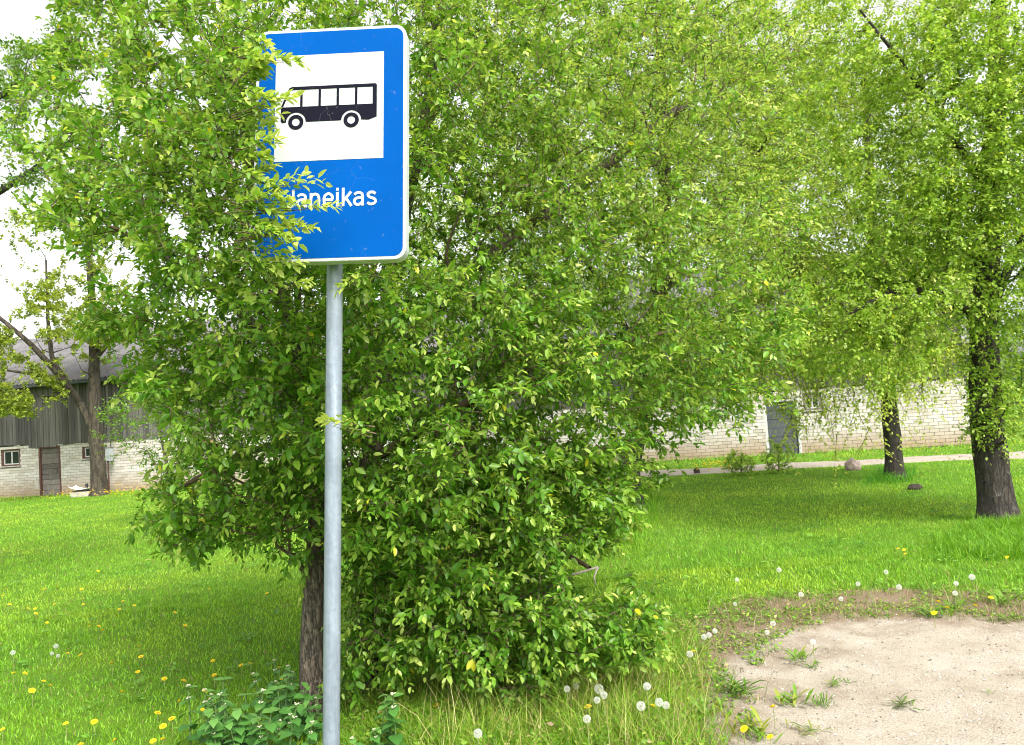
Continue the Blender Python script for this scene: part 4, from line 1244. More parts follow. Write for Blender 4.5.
# crown reaching in from the left
PAL_L = ((0.10, 0.22, 0.02), (0.17, 0.31, 0.03), (0.28, 0.41, 0.05))
d0 = 8.5
gb = at(-130, 480, d0); gb[2] = 0
def left_keep(Pm, rng):
    q = proj(Pm)
    th = fbm(q[:, 0] + 90, q[:, 1] + 40, 0.03)
    k_ = ~((th > 0.58) & (rng.random(len(Pm)) < 0.8))
    k_ &= ~((q[:, 1] < 40) & (q[:, 0] < 45) & (q[:, 0] > -30)) & ~((q[:, 1] > 185) & (q[:, 0] > 0) & (rng.random(len(Pm)) < 0.8)) & (q[:, 1] < 290 + rng.normal(0, 10, len(Pm)))
    return k_
TR = [[gb + (0, 0, -0.3), gb, *pts((-125, 400, d0), (-118, 300, d0), (-100, 200, d0), (-90, 80, d0), (-100, -80, d0))], pts((-110, 260, d0), (-40, 215, d0), (20, 180, d0), (70, 140, d0)), pts((-100, 190, d0), (-40, 110, d0), (30, 85, d0), (90, 50, d0 + .2)), pts((-95, 120, d0), (-30, 20, d0), (50, -60, d0))]
A = attract([((20, 120, d0), (1.3, 1.2, 1.1), 480), ((70, 60, d0 + .2), (1.0, 1.0, 0.9), 340), ((-120, 60, d0), (1.6, 1.6, 1.8), 260), ((-60, 230, d0), (1.1, 1.0, 0.8), 130)], left_keep, rg)
build_tree('leafy_tree', 'tree at the left edge reaching in with dark boughs and fine leaves', [(TR[0], 0.17, 0.06, False)] + [(t_, 0.06, 0.015, True) for t_ in TR[1:]], A,
           M_DARKBARK, M_FINE, PAL_L, rough=0.1, bf=0.3, tip=0.003, per=2.6, len_rng=(0.1, 0.28), nleaf=9, leaf_len=0.045, thr=0.012, keep=left_keep, droop=0.4, twig_r=0.002, seed=9)
# spring-yellow tree by the barn
b0 = ground(100, 494.5); d0 = float(proj(b0)[2]) - 0.5; b0 = at(99, 493, d0); b0[2] = 0
TR = [[b0 + (0, 0, -0.3), b0, *pts((98, 460, d0), (95, 425, d0), (94, 375, d0), (94, 320, d0 + .2), (88, 250, d0 + .2), (84, 150, d0))], pts((95, 428, d0), (80, 403, d0), (62, 378, d0 - .3), (30, 343, d0 - .6), (0, 318, d0 - .8), (-50, 280, d0 - 1)), pts((68, 385, d0 - .2), (52, 360, d0), (48, 320, d0), (46, 260, d0)), pts((64, 380, d0 - .3), (40, 375, d0 - .7), (5, 370, d0 - 1.2)),
      pts((94, 360, d0), (120, 330, d0), (150, 300, d0))]
allk = lambda Pm, rng: np.ones(len(Pm), bool)
def barnk(Pm, rng):
    q = proj(Pm); th = fbm(q[:, 0], q[:, 1] + 70, 0.05)
    return ~((th > 0.52) & (rng.random(len(Pm)) < 0.8)) & ~((q[:, 1] > 440) & (q[:, 0] < 70))
A = attract([((50, 330, d0 - .5), (2.0, 2.0, 2.0), 520), ((20, 390, d0 - 1.3), (1.4, 0.9, 0.9), 300), ((110, 310, d0), (1.5, 1.5, 1.6), 240), ((70, 230, d0), (2.6, 2.0, 1.8), 160), ((-30, 320, d0), (1.6, 1.6, 2.2), 100)], barnk, rg)
build_tree('leafy_tree', 'forked tree in yellow-green spring leaf standing against the barn wall', [(TR[0], 0.27, 0.02, False), (TR[1], 0.14, 0.03, True)] + [(t_, 0.09, 0.03, True) for t_ in TR[2:]], A,
           M_OLDBARK, M_FINE, ((0.20, 0.28, 0.03), (0.31, 0.39, 0.045), (0.42, 0.48, 0.07)), rough=0.1, bf=0.3, tip=0.007, per=1.3, len_rng=(0.12, 0.3), nleaf=8, leaf_len=0.105, thr=0.024, keep=barnk, droop=0.2, twig_r=0.005, seed=10, width=1.4)
# pale bush between the plum and the barn
b0 = ground(172, 500); d0 = float(proj(b0)[2]) * 0.72; b0 = at(172, 505, d0); b0[2] = 0
TR = [[b0 + (0, 0, -0.2), b0, *pts((168, 470, d0), (160, 430, d0), (150, 400, d0))], pts((170, 490, d0), (195, 450, d0), (215, 415, d0))]
A = attract([((160, 430, d0), (1.15, 1.0, 0.95), 420), ((215, 440, d0), (0.9, 0.9, 0.9), 220)], barnk, rg, 0.2)
build_tree('shrub', 'thin pale green bush in front of the barn behind the plum', [(TR[0], 0.05, 0.02, False), (TR[1], 0.035, 0.015, True)], A,
           M_BARK, M_FINE, PAL_L, rough=0.05, bf=0.3, tip=0.005, per=0.8, len_rng=(0.15, 0.35), nleaf=9, leaf_len=0.075, thr=0.016, keep=allk, twig_r=0.003, seed=12, cat='shrub')
# two small shrubs by the track
for k_, (px, py, h_, lab) in enumerate(((741, 476, 0.5, 'low dark leafy shrub on the lawn edge, left of two by the track'), (779, 474, 0.75, 'small upright shrub on the lawn edge before the blue barn door'))):
    b0 = ground(px, py); b0[2] = 0
    TR = [[b0 + (0, 0, -0.1), b0, b0 + (0.02, 0, h_ * 0.5), b0 + (0.05, 0, h_ * 0.8)]]
    A = ell(b0 + (0, 0, h_ * 0.55), (0.3, 0.3, h_ * 0.5), 70, rg); A = A[A[:, 2] > 0.05]
    build_tree('shrub', lab, [(TR[0], 0.02, 0.008, False)], A, M_BARK, M_FINE, PAL_R, bf=0.3, tip=0.004, per=0.9, len_rng=(0.1, 0.2), nleaf=9, leaf_len=0.07, thr=0.016, keep=allk, twig_r=0.003, seed=30 + k_, cat='shrub', group='small shrubs by the track')
# trees beyond the barn
BACK = [(-60, 62, 8.5, 'round yellow-green tree rising behind the left end of the barn roof'), (1035, 60, 7.0, 'distant dark green tree beyond the right end of the barn'), (1110, 75, 9.0, 'tall distant tree beyond the track at the far right'), (420, 70, 9.0, 'distant tree behind the barn roof, hidden by the plum')]
for k_, (px, d_, h_, lab) in enumerate(BACK[:3]):
    b0 = at(px, 400, d_); b0[2] = 0
    TR = [[b0 + (0, 0, -0.3), b0, b0 + (0.1, 0, h_ * 0.4), b0 + (0.0, 0.1, h_ * 0.9)]]
    A = np.concatenate([ell(b0 + (0, 0, h_ * 0.62), (h_ * 0.4, h_ * 0.4, h_ * 0.36), 150, rg), ell(b0 + (h_ * 0.15, 0, h_ * 0.35), (h_ * 0.35, h_ * 0.35, h_ * 0.25), 60, rg)])
    build_tree('leafy_tree', lab, [(TR[0], 0.28, 0.06, False)], A, M_OLDBARK, M_FINE, PAL_Y if k_ == 0 else PAL_L, bf=0.3, tip=0.012, per=0.5, len_rng=(0.3, 0.8), nleaf=9, leaf_len=0.26, thr=0.04, keep=allk, twig_r=0.008, seed=40 + k_, group='trees beyond the barn')

# ------------------------------------------------------------------ grass
def blades(B, Hh, Wd, col, rng, bend=0.45, seg=True):
    n_ = len(B)
    a = rng.uniform(0, 2 * math.pi, n_)
    D = np.stack([np.cos(a), np.sin(a), np.zeros(n_)], 1)
    # the flat of the blade faces a random way
    a2 = rng.uniform(0, 2 * math.pi, n_)
    S = np.stack([np.cos(a2), np.sin(a2), np.zeros(n_)], 1) * (Wd * 0.5)[:, None]
    be = (rng.random(n_) * bend * Hh)[:, None]
    up_ = np.array((0, 0, 1.0))
    tip = B + up_ * Hh[:, None] + D * be
    if seg:
        mid = B + up_ * (Hh * 0.55)[:, None] + D * be * 0.3
        V = np.stack([B - S, B + S, mid + S * 0.75, mid - S * 0.75, tip], 1)
        o = (np.arange(n_) * 5)[:, None]
        Fs = [np.array([(0, 1, 2, 3)]) + o, np.array([(3, 2, 4)]) + o]
        nv = 5
    else:
        V = np.stack([B - S, B + S, tip], 1)
        o = (np.arange(n_) * 3)[:, None]
        Fs = [np.array([(0, 1, 2)]) + o]; nv = 3
    return V.reshape(-1, 3), Fs, np.repeat(col, nv, 0)

rg = np.random.default_rng(5)
def lawn_points(n_, y0, y1, p_):
    Y = y0 + (y1 - y0) * rg.random(n_) ** p_
    X = rg.uniform(-1, 1, n_) * (0.78 * Y + 1.6)
    return X, Y
def barn_off(x, y): return (x - BO[0]) * BN[0] + (y - BO[1]) * BN[1]
def lawn_col(X, Y):
    n1 = fbm(X, Y, 0.55)[:, None]; n2 = fbm(X + 50, Y, 4.0)[:, None]
    g_, y_, d_ = np.array((0.19, 0.38, 0.026)), np.array((0.32, 0.47, 0.04)), np.array((0.10, 0.265, 0.022))
    c = g_ + (y_ - g_) * np.clip((n1 - 0.4) * 3.0, 0, 1)
    c = c + (d_ - c) * np.clip((n2 - 0.5) * 2.2, 0, 0.8)
    c = c * rg.uniform(0.6, 1.4, (len(X), 1))
    dry = rg.random(len(X)) < 0.02 + 0.16 * np.clip(fbm(X + 77, Y + 13, 1.4) - 0.5, 0, 1) * 2
    c[dry] = np.array((0.3, 0.27, 0.1)) * rg.uniform(0.7, 1.1, (int(dry.sum()), 1))
    return c
for nm, n_, y0, y1, seg, p_ in (('grass', 175000, 2.2, 8.0, True, 1.35), ('grass', 310000, 7.8, 29.0, False, 1.55)):
    X, Y = lawn_points(n_, y0, y1, p_)
    sdv = gravel_sd(X, Y)
    ok = (sdv > 0.05 + 1.1 * fbm(X + 2, Y + 4, 3.5) + 0.25 * rg.random(n_) * fbm(X, Y, 9.0)) & ~on_path(X, Y) & (barn_off(X, Y) > 0.05)
    X, Y = X[ok], Y[ok]; sdv = sdv[ok]
    lush = 0.6 + 0.9 * fbm(X + 9, Y + 5, 0.8)
    Hh = rg.uniform(0.016, 0.048, len(X)) * lush
    Hh *= np.clip(0.35 + (sdv - 0.3) * 0.9, 0.35, 1)
    nearb = np.clip(1 - barn_off(X, Y) / 1.3, 0, 1); Hh *= 1 + 3.0 * nearb * (rg.random(len(X)) < 0.6)
    Wd = 0.0055 * (Y / 3.5) ** 0.75 * rg.uniform(0.7, 1.3, len(X))
    B = np.stack([X, Y, height(X, Y) - 0.003], 1)
    V, Fs, C = blades(B, Hh, Wd, lawn_col(X, Y), rg, 0.9, seg)
    tag(link(nm, mesh_np(nm, V, Fs, M_GRASS, col=C)), ('short bright green lawn grass in the foreground' if seg else 'short bright green lawn grass stretching to the barn'), 'grass', kind='stuff')

# flat rosettes of clover and dandelion leaves in the lawn
nr = 620
X = rg.uniform(-1, 1, nr); Y = 3.0 + 8 * rg.random(nr) ** 1.2; X = X * (0.72 * Y + 0.6)
ok = (gravel_sd(X, Y) > 0.7); X, Y = X[ok], Y[ok]; nr = len(X)
k7 = 9
a = rg.uniform(0, 6.28, (nr, k7)); rr7 = rg.uniform(0.0, 0.05, (nr, k7))
B = np.stack([X[:, None] + np.cos(a) * rr7, Y[:, None] + np.sin(a) * rr7, height(X, Y)[:, None] + rg.uniform(0.02, 0.055, (nr, k7))], -1).reshape(-1, 3)
D = np.stack([np.cos(a), np.sin(a), rg.uniform(0.0, 0.5, (nr, k7))], -1).reshape(-1, 3); N = norm(np.array((0, 0, 1.0)) + rg.normal(0, 0.25, D.shape))
C = np.repeat(np.array([(0.09, 0.24, 0.03), (0.13, 0.30, 0.03), (0.17, 0.33, 0.05)])[rg.integers(0, 3, nr)], k7, 0) * rg.uniform(0.8, 1.2, (nr * k7, 1))
V, Fs, C = leaves_mesh(B, D, N, np.repeat(rg.uniform(0.025, 0.075, nr), k7) * rg.uniform(0.6, 1.2, nr * k7), 0.7, C, LEAF2, LEAF2_F)
tag(link('lawn_weeds', mesh_np('lawn_weeds', V, Fs, M_WEED, col=C)), 'small broad weed leaves scattered through the short lawn', 'weeds', kind='stuff')
# taller rough grass: verge under the plum, foot of the right tree, rim of the gravel, barn foot
def patch(poly_px, n_, h, w, pal, rng, wd=1.0):
    G = [tuple(ground(*p)[:2]) for p in poly_px]
    xs_ = [p[0] for p in G]; ys_ = [p[1] for p in G]
    X = rng.uniform(min(xs_), max(xs_), n_ * 3); Y = rng.uniform(min(ys_), max(ys_), n_ * 3)
    sd_ = seg_dist(X, Y, G)
    ok = (sd_ < 0) & (rng.random(len(X)) < np.clip(-sd_ / 0.25, 0.15, 1)) & (gravel_sd(X, Y) > 0.0)
    X, Y = X[ok][:n_], Y[ok][:n_]
    pal = np.array(pal); c = pal[rng.integers(0, len(pal), len(X))] * rng.uniform(0.75, 1.25, (len(X), 1))
    cl = 0.45 + 1.1 * fbm(X, Y, 3.0)
    return np.stack([X, Y, height(X, Y) - 0.005], 1), rng.uniform(*h, len(X)) * cl, w * rng.uniform(0.6, 1.3, len(X)), c
G1 = ((0.11, 0.29, 0.012), (0.15, 0.34, 0.014), (0.19, 0.36, 0.02), (0.23, 0.36, 0.03), (0.42, 0.42, 0.11), (0.55, 0.48, 0.22))
G2 = ((0.06, 0.22, 0.01), (0.085, 0.28, 0.012), (0.12, 0.32, 0.014))
parts = [patch([(345, 775), (345, 690), (460, 668), (560, 650), (650, 605), (705, 640), (725, 700), (745, 775)], 17000, (0.04, 0.17), 0.0045, G1[:5], rg),
         patch([(560, 690), (660, 640), (720, 690), (735, 775), (400, 775), (430, 715)], 1500, (0.12, 0.32), 0.0035, G1[2:], rg),
         patch([(925, 562), (935, 540), (970, 524), (1030, 520), (1060, 530), (1060, 562)], 5000, (0.04, 0.17), 0.009, G1[:3], rg),
         patch([(860, 486), (880, 470), (915, 470), (920, 482)], 1500, (0.1, 0.25), 0.01, G2, rg),
         patch([(600, 545), (640, 490), (670, 500), (650, 560)], 2500, (0.08, 0.22), 0.009, G1[:3], rg)]
B, Hh, Wd, C = (np.concatenate(z) for z in zip(*parts))
V, Fs, C = blades(B, Hh, Wd, C, rg, 1.5, True)
tag(link('rough_grass', mesh_np('rough_grass', V, Fs, M_GRASS, col=C)), 'tall rough grass with dry straw stalks under the plum and round the trunks', 'grass', kind='stuff')
# straggling dry growth on the bare rim of the gravel
X = rg.uniform(0.2, 6.5, 60000); Y = rg.uniform(2.4, 7.6, 60000)
sdv = gravel_sd(X, Y)
cl = fbm(X + 3, Y + 8, 3.2)
ok = (sdv > -0.12) & (sdv < 0.85) & (cl > 0.46 - 0.12 * (sdv / 0.6)) & (rg.random(len(X)) < 0.9)
X, Y = X[ok], Y[ok]; nX = len(X)
pal = np.array([(0.10, 0.22, 0.015), (0.15, 0.26, 0.02), (0.22, 0.27, 0.05), (0.36, 0.31, 0.14), (0.30, 0.22, 0.11), (0.42, 0.38, 0.22)])
C = pal[rg.integers(0, 6, nX)] * rg.uniform(0.7, 1.2, (nX, 1))
V, Fs, C = blades(np.stack([X, Y, height(X, Y)], 1), rg.uniform(0.015, 0.07, nX) * (1 + 2.2 * (rg.random(nX) < 0.06)), 0.004 * rg.uniform(0.7, 1.4, nX), C, rg, 1.6, True)
tag(link('rim_grass', mesh_np('rim_grass', V, Fs, M_GRASS, col=C)), 'sparse straggling half dry grass along the rim of the gravel', 'grass', kind='stuff')

# low broad-leaved ground cover in the verge and on the gravel rim
X = rg.uniform(-1.2, 6.5, 160000); Y = rg.uniform(2.2, 7.8, 160000)
sdv = gravel_sd(X, Y); cl = fbm(X + 13, Y + 2, 2.6); cl2 = fbm(X + 3, Y + 8, 7.0)
rim = (sdv > -0.08) & (sdv < 0.95) & (cl * 0.6 + cl2 * 0.4 > 0.51)
VG = [tuple(ground(*p)[:2]) for p in ((345, 780), (345, 700), (460, 680), (560, 655), (650, 610), (705, 640), (725, 700), (745, 780))]
ver = (seg_dist(X, Y, VG) < 0) & (sdv > 0.05) & (rg.random(len(X)) < 0.75)
ok = rim | ver
X, Y = X[ok], Y[ok]; nX = len(X)
hz = rg.random(nX) ** 1.7 * np.where(ver[ok], 0.11, 0.045)
a = rg.uniform(0, 6.28, nX)
D = np.stack([np.cos(a), np.sin(a), rg.normal(0.15, 0.35, nX)], 1); N = norm(np.array((0, 0, 1.0)) + rg.normal(0, 0.5, (nX, 3)))
pal = np.array([(0.11, 0.26, 0.02), (0.16, 0.32, 0.025), (0.21, 0.36, 0.035), (0.30, 0.40, 0.05), (0.16, 0.24, 0.06), (0.36, 0.30, 0.14), (0.24, 0.17, 0.09)])
C = pal[rg.choice(7, nX, p=[.2, .22, .2, .13, .1, .09, .06])] * rg.uniform(0.7, 1.2, (nX, 1))
V, Fs, C = leaves_mesh(np.stack([X, Y, height(X, Y) + 0.012 + hz], 1), D, N, 0.012 + 0.03 * rg.random(nX) ** 2, 1.0, C, LEAF2, LEAF2_F)
tag(link('ground_cover', mesh_np('ground_cover', V, Fs, M_WEED, col=C)), 'low tangle of small leaves and dead bits on the verge and gravel rim', 'ground cover', kind='stuff')
# gravel stones
n_ = 22000
X = rg.uniform(0.4, 7.5, n_ * 2); Y = rg.uniform(2.2, 7.0, n_ * 2); sdv = gravel_sd(X, Y)
ok = (sdv < 0.25) & (rg.random(len(X)) < np.clip(0.9 - sdv, 0.3, 1)); X, Y = X[ok][:n_], Y[ok][:n_]; n_ = len(X)
octa = np.array([(1, 0, 0), (0.1, 0.9, 0.1), (-1, 0.1, 0), (-0.1, -0.95, 0), (0.1, 0, 0.7), (0, 0, -0.6)])
octf = np.array([(0, 1, 4), (1, 2, 4), (2, 3, 4), (3, 0, 4)])
sz = 0.003 + 0.0075 * rg.random(n_) ** 5
an = rg.uniform(0, 6.28, n_)
ca, sa = np.cos(an), np.sin(an)
T = octa[None] * sz[:, None, None] * rg.uniform(0.6, 1.2, (n_, 6, 1))
V = np.stack([T[..., 0] * ca[:, None] - T[..., 1] * sa[:, None] + X[:, None], T[..., 0] * sa[:, None] + T[..., 1] * ca[:, None] + Y[:, None], T[..., 2] + (gz(X, Y) + sz * 0.2)[:, None]], -1).reshape(-1, 3)
pal = np.array([(0.42, 0.38, 0.33), (0.5, 0.46, 0.4), (0.3, 0.26, 0.22), (0.16, 0.135, 0.115), (0.35, 0.27, 0.21)])
C = np.repeat(pal[rg.integers(0, 5, n_)] * rg.uniform(0.7, 1.15, (n_, 1)), 6, 0)
mst, nst, bst, _ = new_mat('stone'); at_ = node(nst, 'ShaderNodeAttribute', attribute_name='tint'); nst.links.new(at_.outputs['Color'], bst.inputs['Base Color']); bst.inputs['Roughness'].default_value = 0.9
tag(link('pebbles', mesh_np('pebbles', V, [(octf[None] + (np.arange(n_) * 6)[:, None, None]).reshape(-1, 3)], mst, col=C)), 'small loose pebbles strewn over the pale gravel', 'gravel', kind='stuff')

# ------------------------------------------------------------------ dandelions
M_YEL = plain('dandelion_yellow', (0.80, 0.62, 0.01), 0.7)
M_STEM = plain('pale_stem', (0.22, 0.26, 0.08), 0.7, var=0.3)
M_FLUFF = leaf_material('seed_fluff', trans=0.5, rough=0.9, spec=0.1, boost=(1, 1, 1))
def dandelion_head():
    m = MB()
    for ring, (n_, r1, z1, w) in enumerate(((20, 1.0, 0.05, 0.13), (16, 0.75, 0.28, 0.12), (12, 0.45, 0.42, 0.10), (7, 0.2, 0.46, 0.09))):
        for k_ in range(n_):
            a = 2 * math.pi * (k_ + 0.5 * (ring % 2)) / n_ + random.uniform(-0.08, 0.08)
            c_, s_ = math.cos(a), math.sin(a); r_ = r1 * random.uniform(0.9, 1.08); b_ = len(m.v)
            m.v += [(0.05 * c_, 0.05 * s_, 0.0), (r_ * c_ - w * s_, r_ * s_ + w * c_, z1), (r_ * 1.05 * c_, r_ * 1.05 * s_, z1 + 0.02), (r_ * c_ + w * s_, r_ * s_ - w * c_, z1)]
            m.f.append((b_, b_ + 1, b_ + 2, b_ + 3))
    return m.mesh('flower_head', M_YEL)
def puff_mesh():
    V = []; Fq = []
    n_ = 120
    for k_ in range(n_):
        z = 1 - 2 * (k_ + 0.5) / n_; a = k_ * 2.39996; r_ = math.sqrt(1 - z * z)
        d_ = np.array((r_ * math.cos(a), r_ * math.sin(a), z))
        p_ = norm(np.cross(d_, (0.3, 0.2, 0.9))[None])[0]; q = np.cross(d_, p_)
        b_ = len(V); V += [d_ * 0.15, d_ * 0.8 + p_ * 0.012, d_ * 0.8 - p_ * 0.012]; Fq.append((b_, b_ + 1, b_ + 2))
        for e in range(3):
            an = e * 2.094 + k_; u_ = p_ * math.cos(an) + q * math.sin(an); w_ = np.cross(d_, u_)
            b_ = len(V); V += [d_ * 0.78, d_ * 1.0 + u_ * 0.26 + w_ * 0.05, d_ * 1.0 + u_ * 0.26 - w_ * 0.05]; Fq.append((b_, b_ + 1, b_ + 2))
    return mesh_np('seed_puff', np.array(V), [np.array(Fq)], M_FLUFF, col=np.tile((0.85, 0.85, 0.83), (len(V), 1)))
ME_HEAD, ME_PUFF = dandelion_head(), puff_mesh()
ME_STEM = MB().tube([(0, 0, -0.05), (0.02, 0.01, 0.4), (0.01, 0, 0.8), (0, 0, 1)], 0.02, 5).mesh('stem', M_STEM)
ME_CORE = MB().tube([(0, 0, -0.2), (0, 0, 0.0), (0, 0, 0.18)], [0.08, 0.2, 0.1], 6).mesh('seed_core', plain('core_brown', (0.2, 0.17, 0.1), 0.9))
def dandelion(px, py, h_, r_, puff, label, group):
    # the pixel is the head: find the ground point under it
    if puff: r_ *= 0.68
    g_ = ground(px, py, h_)
    z0 = float(height(g_[0], g_[1]))
    o = empty('dandelion', (g_[0], g_[1], z0), random.uniform(0, 6.28))
    tag(o, label, 'dandelion', group)
    st_ = link('stem', ME_STEM, o); st_.scale = (0.11, 0.11, h_)
    if puff:
        hd = link('seed_puff', ME_PUFF, o, (0, 0, h_ + r_ * 0.2)); hd.scale = (r_,) * 3
        c_ = link('seed_core', ME_CORE, o, (0, 0, h_ + r_ * 0.2)); c_.scale = (r_,) * 3
    else:
        hd = link('flower_head', ME_HEAD, o, (0, 0, h_)); hd.scale = (r_,) * 3; hd.rotation_euler = (random.uniform(-0.5, 0.5), random.uniform(-0.5, 0.5), 0)
ORD = ('first', 'second', 'third', 'fourth', 'fifth', 'sixth', 'seventh', 'eighth', 'ninth', 'tenth', 'eleventh', 'twelfth', 'thirteenth', 'fourteenth', 'fifteenth')
YL = [(16, 303), (8, 320), (27, 343), (79, 355), (98, 355), (101, 370), (132, 398), (161, 297), (228, 303), (232, 327), (234, 343), (153, 342), (276, 255), (347, 300), (345, 337), (378, 350), (491, 372), (521, 408), (252, 409), (278, 410), (288, 421), (391, 464), (396, 494), (314, 511), (387, 536), (516, 561), (602, 546), (577, 592), (504, 620), (703, 513), (677, 518), (785, 524), (793, 562), (724, 598), (570, 646), (443, 653), (483, 670), (458, 691), (430, 733), (457, 728), (322, 731), (226, 742), (265, 677), (185, 682), (142, 576), (122, 563), (343, 592), (38, 542), (70, 542), (750, 317), (588, 305), (7, 700), (90, 590), (226, 491), (190, 487), (52, 200), (116, 305), (126, 303), (335, 360), (462, 555), (598, 505)]
for x, y in YL:
    dandelion(x / 2.81, 480 + y / 2.81, random.uniform(0.05, 0.11), random.uniform(0.015, 0.021), False, 'yellow dandelion flower in the lawn left of the sign pole', 'yellow dandelions in the left lawn')
for k_, (x, y) in enumerate(sorted(((975, 605), (947, 607), (991, 597), (938, 601), (934, 612), (773, 707), (588, 707), (653, 706), (744, 729), (770, 737), (693, 652), (436, 706), (447, 702)))):
    dandelion(x, y, random.uniform(0.06, 0.12), random.uniform(0.017, 0.024), False, 'yellow dandelion flower by the gravel and verge, %s from the left' % ORD[k_], 'yellow dandelions round the gravel')
for k_, (x, y) in enumerate(((898, 548), (904, 549), (905, 553), (1007, 557))):
    dandelion(x, y, 0.08, 0.018, False, 'yellow dandelion flower in the lawn near the thick right trunk, %s from the left' % ORD[k_], 'yellow dandelions near the right trunk')
for k_, (x, y, r_) in enumerate(sorted(((567, 690, .024), (576, 687, .026), (599, 690, .036), (604, 696, .026), (647, 687, .028), (641, 707, .032), (659, 703, .03), (666, 706, .026), (690, 655, .028), (704, 638, .026), (709, 636, .024), (587, 720, .026), (478, 735, .03), (597, 701, .024)))):
    dandelion(x, y, random.uniform(0.16, 0.26), r_, True, 'white dandelion seed head in rough grass below the plum, %s from the left' % ORD[k_], 'dandelion clocks in the verge')
for k_, (x, y, r_) in enumerate(sorted(((737, 580, .026), (886, 572, .028), (858, 584, .026), (899, 587, .03), (801, 595, .028), (972, 577, .034), (956, 583, .026), (955, 593, .026), (841, 599, .024), (779, 570, .03), (773, 624, .026), (767, 633, .022), (813, 642, .026), (735, 605, .022), (715, 632, .024)))):
    dandelion(x, y, random.uniform(0.10, 0.2), r_, True, 'white dandelion seed head round the gravel rim, %s from the left' % ORD[k_], 'dandelion clocks by the gravel')
for k_, (x, y, r_) in enumerate(sorted(((13, 654, .026), (56, 647, .026), (52, 654, .02), (58, 656, .02)))):
    dandelion(x, y, 0.1, r_, True, 'white dandelion seed head in the lawn at far left, %s from the left' % ORD[k_], 'dandelion clocks in the left lawn')
# yellow flowers massed along the barn foot
pp = []
for _ in range(260):
    x = random.uniform(40, 215); g_ = ground(x, random.uniform(489, 500) - (x - 120) * 0.05); pp.append((g_[0], g_[1], random.uniform(0.12, 0.3)))
for _ in range(60):
    g_ = ground(random.uniform(690, 740), random.uniform(466, 476)); pp.append((g_[0], g_[1], random.uniform(0.1, 0.2)))
pp = np.array(pp)
hv = np.array([v.co[:] for v in ME_HEAD.vertices]) * 0.035; hf = np.array([p_.vertices[:] for p_ in ME_HEAD.polygons])
V = (hv[None] + pp[:, None]).reshape(-1, 3)
tag(link('far_flowers', mesh_np('far_flowers', V, [(hf[None] + (np.arange(len(pp)) * len(hv))[:, None, None]).reshape(-1, 4)], M_YEL)), 'tiny yellow flowers massed in the grass at the foot of the barn', 'flowers', kind='stuff')

# ------------------------------------------------------------------ dead-nettles at the foot of the plum
def nettle_leaf():
    V = [(0, 0, 0)]; n_ = 7
    ws = (0.30, 0.40, 0.40, 0.34, 0.25, 0.14)
    for k_, w in enumerate(ws):
        x = 0.06 + 0.15 * k_ + 0.02; z = 0.06 * math.sin(x * 3) - 0.16 * x * x
        V += [(x - (0.06 if k_ == 0 else 0), w, z + 0.05), (x, 0, z), (x - (0.06 if k_ == 0 else 0), -w, z + 0.05)]
    V.append((1, 0, -0.12))
    Fq = [(0, 2, 1, 0)[:3], (0, 3, 2)]
    q = []
    for k_ in range(len(ws) - 1):
        a = 1 + 3 * k_; q += [(a, a + 1, a + 4, a + 3), (a + 1, a + 2, a + 5, a + 4)]
    a = 1 + 3 * (len(ws) - 1); t_ = len(V) - 1
    Fq += [(a, a + 1, t_), (a + 1, a + 2, t_)]
    return np.array(V), [np.array(Fq), np.array(q)]
NV, NF = nettle_leaf()
NCOL = [(0.055, 0.17, 0.03), (0.08, 0.22, 0.04), (0.12, 0.27, 0.055)]
ME_NL = [mesh_np('leaf', NV, NF, M_WEED, col=np.tile(c, (len(NV), 1)), smooth=True) for c in NCOL]
M_CREAM = plain('cream_petal', (0.62, 0.6, 0.42), 0.7)
def whorl():
    m = MB()
    for k_ in range(9):
        a = k_ * 0.698; c_, s_ = math.cos(a), math.sin(a); z = random.uniform(-0.2, 0.3)
        m.tube([(0.15 * c_, 0.15 * s_, z), (0.5 * c_, 0.5 * s_, z + 0.35), (0.85 * c_, 0.85 * s_, z + 0.3)], [0.06, 0.13, 0.16], 5)
    return m.mesh('flower', M_CREAM, True)
ME_WH = whorl()
ME_NST = MB().tube([(0, 0, -0.05), (0.01, 0.01, 0.5), (0, 0, 1)], 0.012, 5).mesh('stem', plain('green_stem', (0.07, 0.13, 0.03), 0.7))
def nettle_proto(flower):
    o = empty('dead_nettle')
    h_ = 0.34
    s_ = link('stem', ME_NST, o); s_.scale = (0.3, 0.3, h_)
    for k_ in range(5):
        z = h_ * (0.28 + 0.18 * k_); L = 0.085 - 0.009 * k_
        for e in (0, 1):
            l_ = link('leaf', ME_NL[min(2, k_ // 2)], o, (0, 0, z)); l_.scale = (L, L, L)
            l_.rotation_euler = (random.uniform(-0.2, 0.2), random.uniform(-0.05, 0.5) - 0.1 * k_ * 0.3, k_ * math.pi / 2 + e * math.pi + random.uniform(-0.3, 0.3))
        if flower and k_ >= 3:
            f_ = link('flower', ME_WH, o, (0, 0, z + 0.008)); f_.scale = (0.013,) * 3
    return o
protos = [nettle_proto(True), nettle_proto(False), nettle_proto(False)]
used_p = [False] * 3
NPOS = []
rr_ = random.Random(4)
polyN = [(165, 770), (190, 735), (235, 705), (295, 688), (318, 712), (322, 770)]
polyM = [(345, 775), (348, 735), (375, 730), (400, 745), (400, 775)]
while len(NPOS) < 57:
    which = polyN if len(NPOS) < 50 else polyM
    x, y = rr_.uniform(160, 425), rr_.uniform(688, 770)
    if bool(in_poly(np.array([x]), np.array([y]), which)[0]):
        NPOS.append((x, y + 18, which is polyN))
